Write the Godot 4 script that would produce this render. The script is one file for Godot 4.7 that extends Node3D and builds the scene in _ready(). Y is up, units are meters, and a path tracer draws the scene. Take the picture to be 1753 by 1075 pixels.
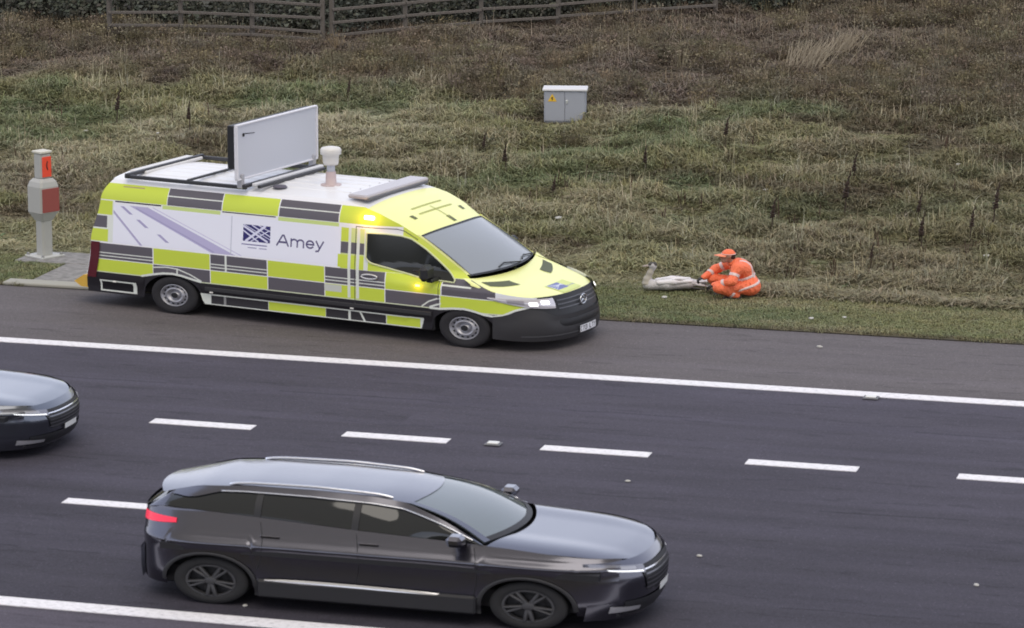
extends Node3D
# A motorway hard shoulder seen from a tall mast: a livery van parked askew, a crouching worker with a young swan, two cars passing.

const SQ := 0.72            # heights in this place are low for their lengths, as the picture shows them
var rng := RandomNumberGenerator.new()
var noise_a := FastNoiseLite.new()
var noise_b := FastNoiseLite.new()
var noise_c := FastNoiseLite.new()


class Shape:
	var v := PackedVector3Array()
	var uv := PackedVector2Array()
	var ix := PackedInt32Array()

	func put(p: Vector3, t := Vector2.ZERO) -> int:
		v.append(p)
		uv.append(t)
		return v.size() - 1

	func tri(a: Vector3, b: Vector3, c: Vector3) -> void:
		var i := put(a)
		put(b)
		put(c)
		ix.append_array([i, i + 1, i + 2])

	func quad(a: Vector3, b: Vector3, c: Vector3, d: Vector3) -> void:
		var i := put(a, Vector2(0, 0))
		put(b, Vector2(1, 0))
		put(c, Vector2(1, 1))
		put(d, Vector2(0, 1))
		ix.append_array([i, i + 1, i + 2, i, i + 2, i + 3])

	# smooth patch: f(u, w) with u, w in 0..1; t(p) gives the texture place
	func grid(nu: int, nw: int, f: Callable, t = null) -> void:
		var at := v.size()
		for i in nu + 1:
			for j in nw + 1:
				var p: Vector3 = f.call(float(i) / nu, float(j) / nw)
				put(p, t.call(p) if t != null else Vector2(float(i) / nu, float(j) / nw))
		for i in nu:
			for j in nw:
				var a := at + i * (nw + 1) + j
				var b := a + nw + 1
				ix.append_array([a, a + 1, b + 1, a, b + 1, b])

	func box(c: Vector3, s: Vector3, bev := 0.0, turn := Basis()) -> void:
		var h := s * 0.5
		if bev <= 0.0:
			for ax in 3:
				for sg in [-1.0, 1.0]:
					var n := Vector3.ZERO
					n[ax] = sg
					var u := Vector3.ZERO
					u[(ax + 1) % 3] = 1.0
					var w := n.cross(u)
					quad(c + turn * ((n - u - w) * h), c + turn * ((n - u + w) * h), c + turn * ((n + u + w) * h), c + turn * ((n + u - w) * h))
			return
		var q := h - Vector3(bev, bev, bev)
		for ax in 3:
			for sg in [-1.0, 1.0]:
				var n := Vector3.ZERO
				n[ax] = sg
				var u := Vector3.ZERO
				u[(ax + 1) % 3] = 1.0
				var w := n.cross(u)
				var o := n * h[ax]
				var uu := u * q[(ax + 1) % 3]
				var ww := w * q[(ax + 2) % 3]
				quad(c + turn * (o - uu - ww), c + turn * (o - uu + ww), c + turn * (o + uu + ww), c + turn * (o + uu - ww))
		for ax in 3:
			var b := (ax + 1) % 3
			var d := (ax + 2) % 3
			for s1 in [-1.0, 1.0]:
				for s2 in [-1.0, 1.0]:
					var p1 := Vector3.ZERO
					p1[b] = s1 * h[b]
					p1[d] = s2 * q[d]
					var p2 := Vector3.ZERO
					p2[b] = s1 * q[b]
					p2[d] = s2 * h[d]
					var e := Vector3.ZERO
					e[ax] = q[ax]
					if s1 * s2 > 0:
						quad(c + turn * (p1 - e), c + turn * (p1 + e), c + turn * (p2 + e), c + turn * (p2 - e))
					else:
						quad(c + turn * (p2 - e), c + turn * (p2 + e), c + turn * (p1 + e), c + turn * (p1 - e))
		for sx in [-1.0, 1.0]:
			for sy in [-1.0, 1.0]:
				for sz in [-1.0, 1.0]:
					var g := Vector3(sx, sy, sz)
					var a := c + turn * (g * Vector3(h.x, q.y, q.z))
					var b2 := c + turn * (g * Vector3(q.x, h.y, q.z))
					var d2 := c + turn * (g * Vector3(q.x, q.y, h.z))
					if sx * sy * sz > 0:
						tri(a, d2, b2)
					else:
						tri(a, b2, d2)

	func tube(path: Array, r, n := 8, caps := true) -> void:
		var at := v.size()
		var up := Vector3.UP
		for k in path.size():
			var dir: Vector3 = (path[mini(k + 1, path.size() - 1)] - path[maxi(k - 1, 0)]).normalized()
			var side := dir.cross(up)
			if side.length() < 0.1:
				side = dir.cross(Vector3.RIGHT)
			side = side.normalized()
			var other := side.cross(dir).normalized()
			var rad: float = r[k] if r is Array else r
			for i in n:
				var a := TAU * i / n
				put(path[k] + (side * cos(a) + other * sin(a)) * rad, Vector2(float(i) / n, k))
		for k in path.size() - 1:
			for i in n:
				var a := at + k * n + i
				var b := at + k * n + (i + 1) % n
				ix.append_array([a, b, b + n, a, b + n, a + n])
		if caps:
			for e in [0, path.size() - 1]:
				var c := put(path[e])
				for i in n:
					var a: int = at + e * n + i
					var b: int = at + e * n + (i + 1) % n
					ix.append_array([c, b, a] if e == 0 else [c, a, b])

	# profile of Vector2(radius, height) turned round y, then moved by xf
	func lathe(prof: Array, n: int, xf: Transform3D) -> void:
		var at := v.size()
		var m := prof.size()
		for i in n + 1:
			var a := TAU * i / n
			for k in m:
				put(xf * Vector3(prof[k].x * cos(a), prof[k].y, prof[k].x * sin(a)), Vector2(float(i) / n, float(k) / m))
		for i in n:
			for k in m - 1:
				var a := at + i * m + k
				ix.append_array([a, a + 1, a + m + 1, a, a + m + 1, a + m])

	# flat outline (x, y) with thickness along z
	func prism(poly: PackedVector2Array, depth: float, xf: Transform3D) -> void:
		var t := Geometry2D.triangulate_polygon(poly)
		var n := poly.size()
		for s in [0.5, -0.5]:
			var at := v.size()
			for p in poly:
				put(xf * Vector3(p.x, p.y, s * depth), p)
			for k in range(0, t.size(), 3):
				if s > 0:
					ix.append_array([at + t[k], at + t[k + 1], at + t[k + 2]])
				else:
					ix.append_array([at + t[k], at + t[k + 2], at + t[k + 1]])
		for i in n:
			var a := poly[i]
			var b := poly[(i + 1) % n]
			var d := depth * 0.5
			quad(xf * Vector3(a.x, a.y, -d), xf * Vector3(b.x, b.y, -d), xf * Vector3(b.x, b.y, d), xf * Vector3(a.x, a.y, d))

	func squash(k: float) -> Shape:
		for i in v.size():
			v[i].y *= k
		return self

	func mirrored(mid: float) -> Shape:      # the same shape on the other side of the plane z = mid
		var o := Shape.new()
		o.uv = uv.duplicate()
		for p in v:
			o.v.append(Vector3(p.x, p.y, 2.0 * mid - p.z))
		for k in range(0, ix.size(), 3):
			o.ix.append_array([ix[k], ix[k + 2], ix[k + 1]])
		return o

	func commit() -> ArrayMesh:
		var nn := PackedVector3Array()
		nn.resize(v.size())
		for k in range(0, ix.size(), 3):
			var a := v[ix[k]]
			var c := (v[ix[k + 2]] - a).cross(v[ix[k + 1]] - a)
			nn[ix[k]] += c
			nn[ix[k + 1]] += c
			nn[ix[k + 2]] += c
		for k in nn.size():
			nn[k] = nn[k].normalized() if nn[k].length_squared() > 1e-20 else Vector3.UP
		var arr := []
		arr.resize(Mesh.ARRAY_MAX)
		arr[Mesh.ARRAY_VERTEX] = v
		arr[Mesh.ARRAY_NORMAL] = nn
		arr[Mesh.ARRAY_TEX_UV] = uv
		arr[Mesh.ARRAY_INDEX] = ix
		var m := ArrayMesh.new()
		m.add_surface_from_arrays(Mesh.PRIMITIVE_TRIANGLES, arr)
		return m


# soft-joined tapered capsules meshed with surface nets; each bone is [a, b, radius a, radius b]
class Flesh:
	var bones := []
	var k := 0.03
	var squash := 1.0
	var slab = null         # [normal, distance, half width]: keep only this slice
	var puff := 0.0

	func add(a: Vector3, b: Vector3, ra: float, rb: float) -> void:
		bones.append([a, b, ra, rb])

	func mesh(cell: float) -> Shape:
		var lo := Vector3(1e9, 1e9, 1e9)
		var hi := -lo
		for b in bones:
			var r: float = maxf(b[2], b[3]) + k + puff + cell * 2
			for e in [b[0], b[1]]:
				lo = lo.min(e - Vector3(r, r, r))
				hi = hi.max(e + Vector3(r, r, r))
		var n := Vector3i(((hi - lo) / cell).ceil()) + Vector3i(2, 2, 2)
		var f := PackedFloat32Array()
		f.resize(n.x * n.y * n.z)
		f.fill(1.0)
		for b in bones:
			var a: Vector3 = b[0]
			var ba: Vector3 = b[1] - a
			var ll := maxf(ba.length_squared(), 1e-9)
			var ra: float = b[2]
			var dr: float = b[3] - ra
			var r: float = maxf(b[2], b[3]) + k + puff + cell * 2
			var i0 := Vector3i((((a.min(b[1])) - Vector3(r, r, r) - lo) / cell).floor()).clamp(Vector3i.ZERO, n - Vector3i.ONE)
			var i1 := Vector3i((((a.max(b[1])) + Vector3(r, r, r) - lo) / cell).ceil()).clamp(Vector3i.ZERO, n - Vector3i.ONE)
			for z in range(i0.z, i1.z + 1):
				for y in range(i0.y, i1.y + 1):
					var row := (z * n.y + y) * n.x
					for x in range(i0.x, i1.x + 1):
						var p := lo + Vector3(x, y, z) * cell - a
						var t := clampf(p.dot(ba) / ll, 0.0, 1.0)
						var d := (p - ba * t).length() - ra - dr * t
						var o := f[row + x]
						var h := maxf(k - absf(o - d), 0.0) / k
						f[row + x] = minf(o, d) - h * h * k * 0.25
		if puff != 0.0 or slab != null:
			for z in n.z:
				for y in n.y:
					for x in n.x:
						var i := (z * n.y + y) * n.x + x
						var d := f[i] - puff
						if slab != null:
							var p := lo + Vector3(x, y, z) * cell
							d = maxf(d, absf(p.dot(slab[0]) - slab[1]) - slab[2])
						f[i] = d
		var s := Shape.new()
		var id := PackedInt32Array()
		id.resize(f.size())
		id.fill(-1)
		var step := [1, n.x, n.x * n.y]
		for z in n.z - 1:
			for y in n.y - 1:
				for x in n.x - 1:
					var i := (z * n.y + y) * n.x + x
					var mask := 0
					for c in 8:
						if f[i + (c & 1) + ((c >> 1) & 1) * n.x + (c >> 2) * step[2]] < 0.0:
							mask += 1
					if mask == 0 or mask == 8:
						continue
					var sum := Vector3.ZERO
					var cnt := 0
					for c in 8:
						for ax in 3:
							var bit := 1 << ax
							if c & bit:
								continue
							var g0 := f[i + (c & 1) + ((c >> 1) & 1) * n.x + (c >> 2) * step[2]]
							var c1 := c | bit
							var g1 := f[i + (c1 & 1) + ((c1 >> 1) & 1) * n.x + (c1 >> 2) * step[2]]
							if (g0 < 0.0) != (g1 < 0.0):
								var q := Vector3(c & 1, (c >> 1) & 1, c >> 2)
								q[ax] += g0 / (g0 - g1)
								sum += q
								cnt += 1
					id[i] = s.put((lo + (Vector3(x, y, z) + sum / cnt) * cell) * Vector3(1, squash, 1))
		for z in range(1, n.z - 1):
			for y in range(1, n.y - 1):
				for x in range(1, n.x - 1):
					var i := (z * n.y + y) * n.x + x
					for ax in 3:
						var inside := f[i] < 0.0
						if inside == (f[i + step[ax]] < 0.0):
							continue
						var u: int = step[(ax + 1) % 3]
						var w: int = step[(ax + 2) % 3]
						var q := [id[i], id[i - u], id[i - u - w], id[i - w]]
						if -1 in q:
							continue
						s.ix.append_array([q[0], q[2], q[1], q[0], q[3], q[2]] if inside else [q[0], q[1], q[2], q[0], q[2], q[3]])
		return s


# a picture in memory, measured in metres from its lower left corner
class Print:
	var w: int
	var h: int
	var k: float
	var at: Vector2
	var d := PackedByteArray()

	func _init(width: int, height: int, scale: float, origin: Vector2, c: Color) -> void:
		w = width
		h = height
		k = scale
		at = origin
		d.resize(w * h * 3)
		rect(Vector2(-100, -100), Vector2(100, 100), c)

	func dot(x: int, y: int, c: Color) -> void:
		if x < 0 or y < 0 or x >= w or y >= h:
			return
		var i := (y * w + x) * 3
		d[i] = c.r8
		d[i + 1] = c.g8
		d[i + 2] = c.b8

	func px(p: Vector2) -> Vector2:
		return Vector2((p.x - at.x) * k, h - (p.y - at.y) * k)

	func rect(a: Vector2, b: Vector2, c: Color) -> void:
		var p := px(Vector2(minf(a.x, b.x), maxf(a.y, b.y))).round()
		var q := px(Vector2(maxf(a.x, b.x), minf(a.y, b.y))).round()
		for y in range(maxi(0, int(p.y)), mini(h, int(q.y))):
			for x in range(maxi(0, int(p.x)), mini(w, int(q.x))):
				dot(x, y, c)

	func poly(pts: Array, c: Color) -> void:
		var pp := PackedVector2Array()
		var r := Rect2(px(pts[0]), Vector2.ZERO)
		for p in pts:
			pp.append(px(p))
			r = r.expand(px(p))
		for y in range(maxi(0, int(r.position.y)), mini(h, int(r.end.y) + 1)):
			for x in range(maxi(0, int(r.position.x)), mini(w, int(r.end.x) + 1)):
				if Geometry2D.is_point_in_polygon(Vector2(x + 0.5, y + 0.5), pp):
					dot(x, y, c)

	func line(pts: Array, width: float, c: Color) -> void:
		for i in pts.size() - 1:
			var a := px(pts[i])
			var b := px(pts[i + 1])
			var r := width * k * 0.5
			var box := Rect2(a, Vector2.ZERO).expand(b).grow(r + 1)
			for y in range(maxi(0, int(box.position.y)), mini(h, int(box.end.y) + 1)):
				for x in range(maxi(0, int(box.position.x)), mini(w, int(box.end.x) + 1)):
					var p := Vector2(x + 0.5, y + 0.5)
					if p.distance_to(Geometry2D.get_closest_point_to_segment(p, a, b)) <= r:
						dot(x, y, c)

	func texture() -> ImageTexture:
		return ImageTexture.create_from_image(Image.create_from_data(w, h, false, Image.FORMAT_RGB8, d))

	func place(p: Vector3) -> Vector2:
		var q := px(Vector2(p.x, p.y))
		return Vector2(q.x / w, q.y / h)


# ---------------------------------------------------------------- small helpers
func mat(r: float, g: float, b: float, rough := 0.8, metal := 0.0) -> StandardMaterial3D:
	var m := StandardMaterial3D.new()
	m.albedo_color = Color(r, g, b).linear_to_srgb()
	m.roughness = rough
	m.metallic = metal
	return m


func glow(r: float, g: float, b: float, e: float) -> StandardMaterial3D:
	var m := mat(r, g, b, 0.3)
	m.emission_enabled = true
	m.emission = Color(r, g, b).linear_to_srgb()
	m.emission_energy_multiplier = e
	return m


func free_name(parent: Node, called: String) -> String:
	var key := "n_" + called
	var n: int = parent.get_meta(key, 0)
	parent.set_meta(key, n + 1)
	return called if n == 0 else "%s_%03d" % [called, n]


func thing(called: String, label: String, category: String, at := Vector3.ZERO, turn := 0.0, group := "") -> Node3D:
	var o := Node3D.new()
	o.name = free_name(self, called)
	add_child(o, true)
	o.position = at
	o.rotation.y = turn
	o.set_meta("label", label)
	o.set_meta("category", category)
	if group:
		o.set_meta("group", group)
	return o


func part(parent: Node, called: String, s: Shape, m: Material, label := "") -> MeshInstance3D:
	var o := MeshInstance3D.new()
	o.name = free_name(parent, called)
	o.mesh = s.commit()
	o.material_override = m
	parent.add_child(o, true)
	if label:
		o.set_meta("label", label)
	return o


func setting(called: String, s: Shape, m: Material, label := "") -> MeshInstance3D:
	var o := part(self, called, s, m, label)
	o.set_meta("kind", "structure")
	return o


func copy(o: Node3D, called: String, label: String, at: Vector3, turn := 0.0, grow := 1.0) -> Node3D:
	var c: Node3D = o.duplicate()
	c.name = free_name(self, called)
	add_child(c, true)
	c.transform = Transform3D(Basis(Vector3.UP, turn).scaled(Vector3.ONE * grow), at)
	c.set_meta("label", label)
	return c


func lerps(table: Array, x: float) -> float:
	if x <= table[0].x:
		return table[0].y
	for i in table.size() - 1:
		if x <= table[i + 1].x:
			return lerpf(table[i].y, table[i + 1].y, (x - table[i].x) / (table[i + 1].x - table[i].x))
	return table[-1].y


func hill(x: float, z: float) -> float:
	var u := maxf(0.0, -z - 5.6)
	var y := 0.12 * (u - 1.5 * (1.0 - exp(-u / 1.5)))
	var far := maxf(0.0, u - 20.0)
	return y - 0.002 * far * far * (1.0 if far < 30.0 else 30.0 / far) + noise_c.get_noise_2d(x, z) * 0.16 * smoothstep(0.5, 4.0, u)


func on_hill(x: float, z: float) -> Vector3:
	return Vector3(x, hill(x, z), z)


func _ready() -> void:
	rng.seed = 7
	noise_a.seed = 11
	noise_a.frequency = 0.16
	noise_b.seed = 23
	noise_b.frequency = 0.45
	noise_b.fractal_octaves = 4
	noise_c.seed = 5
	noise_c.frequency = 0.35
	# ---- camera: a long lens on a mast
	var cam := Camera3D.new()
	cam.name = "camera"
	add_child(cam)
	cam.position = Vector3(0, 9.7219, 40.7326)
	var yaw := 0.2745
	var pitch := 0.209
	cam.basis = Basis(Vector3.UP, yaw) * Basis(Vector3.RIGHT, -pitch)
	cam.fov = 10.403
	cam.near = 0.5
	cam.far = 400.0
	cam.current = true
	var optics := CameraAttributesPhysical.new()     # the mast camera is focused a little beyond the scene
	optics.frustum_focal_length = 131.83
	optics.frustum_near = 0.5
	optics.frustum_far = 400.0
	optics.frustum_focus_distance = 260.0
	optics.exposure_aperture = 6.8
	cam.attributes = optics
	cam.fov = 10.403
	# ---- overcast sky
	var sky := ProceduralSkyMaterial.new()
	sky.sky_top_color = Color(0.72, 0.75, 0.83)
	sky.sky_horizon_color = Color(0.86, 0.87, 0.91)
	sky.ground_horizon_color = Color(0.5, 0.5, 0.5)
	sky.ground_bottom_color = Color(0.2, 0.2, 0.2)
	sky.sun_angle_max = 0.0
	var env := Environment.new()
	env.background_mode = Environment.BG_SKY
	env.sky = Sky.new()
	env.sky.sky_material = sky
	env.tonemap_mode = Environment.TONE_MAPPER_LINEAR
	env.tonemap_exposure = 1.98
	env.sdfgi_enabled = true
	env.ssao_enabled = true
	env.ssil_enabled = true
	var we := WorldEnvironment.new()
	we.name = "world_environment"
	we.environment = env
	add_child(we)
	var sun := DirectionalLight3D.new()
	sun.name = "sun"
	sun.light_energy = 0.25
	sun.light_color = Color(1.0, 0.97, 0.93)
	sun.light_angular_distance = 50.0
	sun.shadow_enabled = true
	sun.rotation_degrees = Vector3(-62, 20, 0)
	add_child(sun)

	build_ground()
	build_vegetation()
	build_fence()
	build_phone_post()
	build_cabinet()
	build_van()
	build_cars()
	build_person()
	build_swan()
	build_litter()


# ---------------------------------------------------------------- road and ground
func asphalt(base: Color, w: int, h: int, streak: float, sd: int) -> StandardMaterial3D:
	var r := RandomNumberGenerator.new()
	r.seed = sd
	var n := FastNoiseLite.new()
	n.seed = sd
	n.frequency = 0.006
	n.fractal_octaves = 4
	var lane := PackedFloat32Array()
	for y in h:
		lane.append(n.get_noise_2d(500.0, y * 2.2) * 0.7 + n.get_noise_2d(90.0, y * 9.0) * 0.3)
	var d := PackedByteArray()
	d.resize(w * h * 3)
	for y in h:
		for x in w:
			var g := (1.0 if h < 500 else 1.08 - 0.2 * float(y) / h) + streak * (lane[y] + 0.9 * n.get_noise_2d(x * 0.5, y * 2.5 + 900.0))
			var f := r.randf()
			if streak > 0.1 and h > 500:      # old joints and worn wheel tracks along the lanes
				for q in [0.16, 0.5, 0.83]:
					var dy: float = y - q * h - 5.0 * n.get_noise_2d(x * 1.5, q * 5000.0)
					if absf(dy) < 2.2 and n.get_noise_2d(x * 0.8 + 700.0, q * 900.0) > -0.05:
						g *= 0.86
			if n.get_noise_2d(x * 1.6 + 300.0, y * 8.0 - 700.0) > 0.43:
				g *= 0.9
			g += (f - 0.5) * 0.22 + (0.35 if f > 0.995 else 0.0)
			var i := (y * w + x) * 3
			d[i] = clampi(int(base.r8 * g), 0, 255)
			d[i + 1] = clampi(int(base.g8 * g), 0, 255)
			d[i + 2] = clampi(int(base.b8 * (g + 0.02 * lane[y])), 0, 255)
	var m := mat(1, 1, 1, 0.85)
	m.albedo_texture = ImageTexture.create_from_image(Image.create_from_data(w, h, false, Image.FORMAT_RGB8, d))
	m.metallic_specular = 0.35
	return m


func sheet(x0: float, x1: float, z0: float, z1: float, y: float) -> Shape:
	var s := Shape.new()
	var i := s.put(Vector3(x0, y, z0), Vector2((x0 + 12) / 24.0, 0))
	s.put(Vector3(x1, y, z0), Vector2((x1 + 12) / 24.0, 0))
	s.put(Vector3(x1, y, z1), Vector2((x1 + 12) / 24.0, 1))
	s.put(Vector3(x0, y, z1), Vector2((x0 + 12) / 24.0, 1))
	s.ix.append_array([i, i + 1, i + 2, i, i + 2, i + 3])
	return s


func build_ground() -> void:
	# soil under the verge and bank, one sheet out to the horizon
	var earth := mat(1, 1, 1, 0.95)
	var nt := NoiseTexture2D.new()
	nt.width = 512
	nt.height = 512
	nt.seamless = true
	nt.noise = FastNoiseLite.new()
	nt.noise.seed = 3
	nt.noise.frequency = 0.02
	nt.noise.fractal_octaves = 5
	nt.color_ramp = Gradient.new()
	nt.color_ramp.colors = PackedColorArray([Color(0.2, 0.19, 0.13), Color(0.31, 0.28, 0.19), Color(0.39, 0.35, 0.25)])
	nt.color_ramp.offsets = PackedFloat32Array([0.0, 0.5, 1.0])
	earth.albedo_texture = nt
	earth.uv1_triplanar = true
	earth.uv1_world_triplanar = true
	earth.uv1_scale = Vector3(0.3, 0.3, 0.3)
	var s := Shape.new()
	var f := func(u: float, w: float) -> Vector3:
		var x := -80.0 + 120.0 * u
		var z := -3.32 - 110.0 * w * w
		return on_hill(x, z) + Vector3(0, 0.012, 0)
	s.grid(240, 110, f)
	setting("ground", s, earth)
	s = sheet(-400, 400, -400, 400, -0.03)
	setting("terrain", s, mat(0.09, 0.085, 0.06, 0.95))
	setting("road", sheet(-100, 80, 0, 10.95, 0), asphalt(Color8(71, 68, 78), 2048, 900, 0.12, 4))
	setting("hard_shoulder", sheet(-100, 80, -3.34, 0, 0), asphalt(Color8(99, 94, 96), 2048, 320, 0.07, 9))
	setting("central_strip", sheet(-100, 80, 10.95, 11.9, 0), asphalt(Color8(84, 79, 88), 2048, 128, 0.15, 14))
	# gravel and dead grass in the central reserve
	setting("central_ground", sheet(-100, 80, 11.9, 16, -0.002), earth)
	# painted lines, thin slabs 4 mm proud
	var white := mat(1, 1, 1, 0.7)
	var pn := NoiseTexture2D.new()
	pn.width = 512
	pn.height = 512
	pn.seamless = true
	pn.noise = FastNoiseLite.new()
	pn.noise.seed = 8
	pn.noise.frequency = 0.03
	pn.noise.fractal_octaves = 4
	pn.color_ramp = Gradient.new()
	pn.color_ramp.colors = PackedColorArray([Color(0.78, 0.77, 0.78), Color(0.91, 0.9, 0.91), Color(0.96, 0.95, 0.96)])
	pn.color_ramp.offsets = PackedFloat32Array([0.15, 0.4, 1.0])
	white.albedo_texture = pn
	white.uv1_triplanar = true
	white.uv1_world_triplanar = true
	white.uv1_scale = Vector3(0.7, 2, 2)
	for e in [[0.0, 0.25, "edge_line"], [10.95, 0.26, "edge_line"]]:
		s = Shape.new()
		s.box(Vector3(-10, 0.004, e[0]), Vector3(180, 0.008, e[1]))
		setting(e[2], s, white)
	for k in range(-6, 13):
		s = Shape.new()
		s.box(Vector3(-14.856 + 0.62 + k * 2.3942, 0.004, 3.65), Vector3(1.27, 0.008, 0.22))
		setting("lane_marking", s, white)
	for k in range(-2, 3):
		s = Shape.new()
		s.box(Vector3(-13.74 + k * 10.8, 0.004, 7.3), Vector3(1.4, 0.008, 0.2))
		setting("lane_marking", s, white)
	# concrete slab and edging at the telephone
	var conc := mat(0.36, 0.345, 0.335, 0.9)
	conc.albedo_texture = nt_grey(0.7, 0.95)
	conc.uv1_triplanar = true
	conc.uv1_world_triplanar = true
	conc.uv1_scale = Vector3(0.8, 0.8, 0.8)
	s = Shape.new()
	s.box(Vector3(-19.45, 0.01, -5.28), Vector3(1.9, 0.06, 0.8), 0.01)
	setting("concrete_paving", s, conc)
	s = Shape.new()
	s.box(Vector3(-19.0, 0.008, -4.25), Vector3(1.15, 0.06, 1.22), 0.01)
	setting("concrete_paving", s, conc)
	s = Shape.new()
	s.box(Vector3(-18.85, 0.012, -3.48), Vector3(2.1, 0.07, 0.28), 0.012)
	setting("kerb", s, mat(0.36, 0.35, 0.31, 0.9))


func creases() -> NoiseTexture2D:
	var t := NoiseTexture2D.new()
	t.width = 256
	t.height = 256
	t.seamless = true
	t.as_normal_map = true
	t.bump_strength = 9.0
	t.noise = FastNoiseLite.new()
	t.noise.seed = 17
	t.noise.frequency = 0.014
	t.noise.fractal_type = FastNoiseLite.FRACTAL_RIDGED
	t.noise.fractal_octaves = 3
	return t


func nt_grey(lo: float, hi: float) -> NoiseTexture2D:
	var t := NoiseTexture2D.new()
	t.width = 256
	t.height = 256
	t.seamless = true
	t.noise = FastNoiseLite.new()
	t.noise.seed = 31
	t.noise.frequency = 0.03
	t.noise.fractal_octaves = 5
	t.color_ramp = Gradient.new()
	t.color_ramp.colors = PackedColorArray([Color(lo, lo, lo), Color(hi, hi, hi)])
	return t


# ---------------------------------------------------------------- plants
func blades(n: int, height: float, spread: float, width: float, lean: float, sd: int) -> ArrayMesh:
	var r := RandomNumberGenerator.new()
	r.seed = sd
	var s := Shape.new()
	for i in n:
		var a := r.randf() * TAU
		var o := Vector3(cos(a), 0, sin(a)) * spread * sqrt(r.randf())
		var b := r.randf() * TAU
		var dir := Vector3(cos(b), 0, sin(b))
		var h := height * r.randf_range(0.5, 1.1)
		var l := lean * r.randf_range(0.2, 1.2)
		var side := Vector3(-dir.z, 0, dir.x) * width * r.randf_range(0.6, 1.2)
		var p1 := o + dir * l * h * 0.35 + Vector3.UP * h * 0.6
		var p2 := o + dir * l * h + Vector3.UP * h * (1.0 - 0.35 * l)
		s.quad(o - side, o + side, p1 + side * 0.8, p1 - side * 0.8)
		s.tri(p1 - side * 0.8, p1 + side * 0.8, p2)
	return s.commit()


func leaves(n: int, radius: Vector3, size: float, sd: int, twigs := 0) -> ArrayMesh:
	var r := RandomNumberGenerator.new()
	r.seed = sd
	var s := Shape.new()
	for i in n:
		var p := Vector3(r.randfn(), r.randfn(), r.randfn()).normalized() * pow(r.randf(), 0.4) * radius + Vector3(0, radius.y * 0.8, 0)
		var b := Basis.from_euler(Vector3(r.randf() * TAU, r.randf() * TAU, r.randf() * TAU))
		var k := size * r.randf_range(0.6, 1.3)
		s.quad(p + b * Vector3(-k, 0, 0), p + b * Vector3(0, 0, -k * 0.5), p + b * Vector3(k, 0, 0), p + b * Vector3(0, 0.2 * k, k * 0.5))
	for i in twigs:
		var a := r.randf() * TAU
		var o := Vector3(cos(a), 0, sin(a)) * radius * 0.3 * r.randf()
		var e := o + Vector3(cos(a) * radius.x * r.randf(), radius.y * r.randf_range(1.2, 2.3), sin(a) * radius.z * r.randf())
		var sd2 := Vector3(-sin(a), 0, cos(a)) * 0.006
		s.tri(o - sd2, o + sd2, e)
	return s.commit()


func scatter(called: String, label: String, mesh: ArrayMesh, m: Material, spots: Array, category := "grass") -> void:
	var mm := MultiMesh.new()
	mm.transform_format = MultiMesh.TRANSFORM_3D
	mm.use_colors = true
	mm.mesh = mesh
	mm.instance_count = spots.size()
	for i in spots.size():
		mm.set_instance_transform(i, spots[i][0])
		mm.set_instance_color(i, spots[i][1])
	var o := MultiMeshInstance3D.new()
	o.name = free_name(self, called)
	o.multimesh = mm
	o.material_override = m
	o.set_meta("kind", "stuff")
	o.set_meta("label", label)
	o.set_meta("category", category)
	add_child(o, true)


func spot(x: float, z: float, k: float, tall: float) -> Transform3D:
	return Transform3D(Basis(Vector3.UP, rng.randf() * TAU) * Basis(Vector3.RIGHT, rng.randf_range(-0.2, 0.2)) * Basis.from_scale(Vector3(k, k * tall, k)), on_hill(x, z))


func shade(c: Color, v: float) -> Color:
	var k := 1.0 + rng.randf_range(-v, v)
	return Color(c.r * k * (1.0 + rng.randf_range(-0.08, 0.08)), c.g * k, c.b * k * (1.0 + rng.randf_range(-0.1, 0.1)))


# left and right limits of what can be seen at depth z, with a margin
func view_left(z: float) -> float:
	return -17.6 + (z + 3.3) * 0.62 - 4.0


func view_right(z: float) -> float:
	return -5.2 + (z + 3.3) * 0.15 + 5.5


func covered(x: float, z: float) -> bool:
	# the telephone's slab and the cabinet's foot stay clear
	if x > -11.25 and x < -9.3 and z > -6.05 and z < -5.3:      # grass pressed down under the bird and the worker
		return noise_b.get_noise_2d(x * 40.0, z * 40.0) > -0.12
	return (x > -20.35 and x < -18.45 and z > -5.7 and z < -4.9) or (x > -19.6 and x < -18.4 and z > -5.0 and z < -3.3) or (absf(x + 14.68) < 0.4 and absf(z + 14.75) < 0.27)


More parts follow.
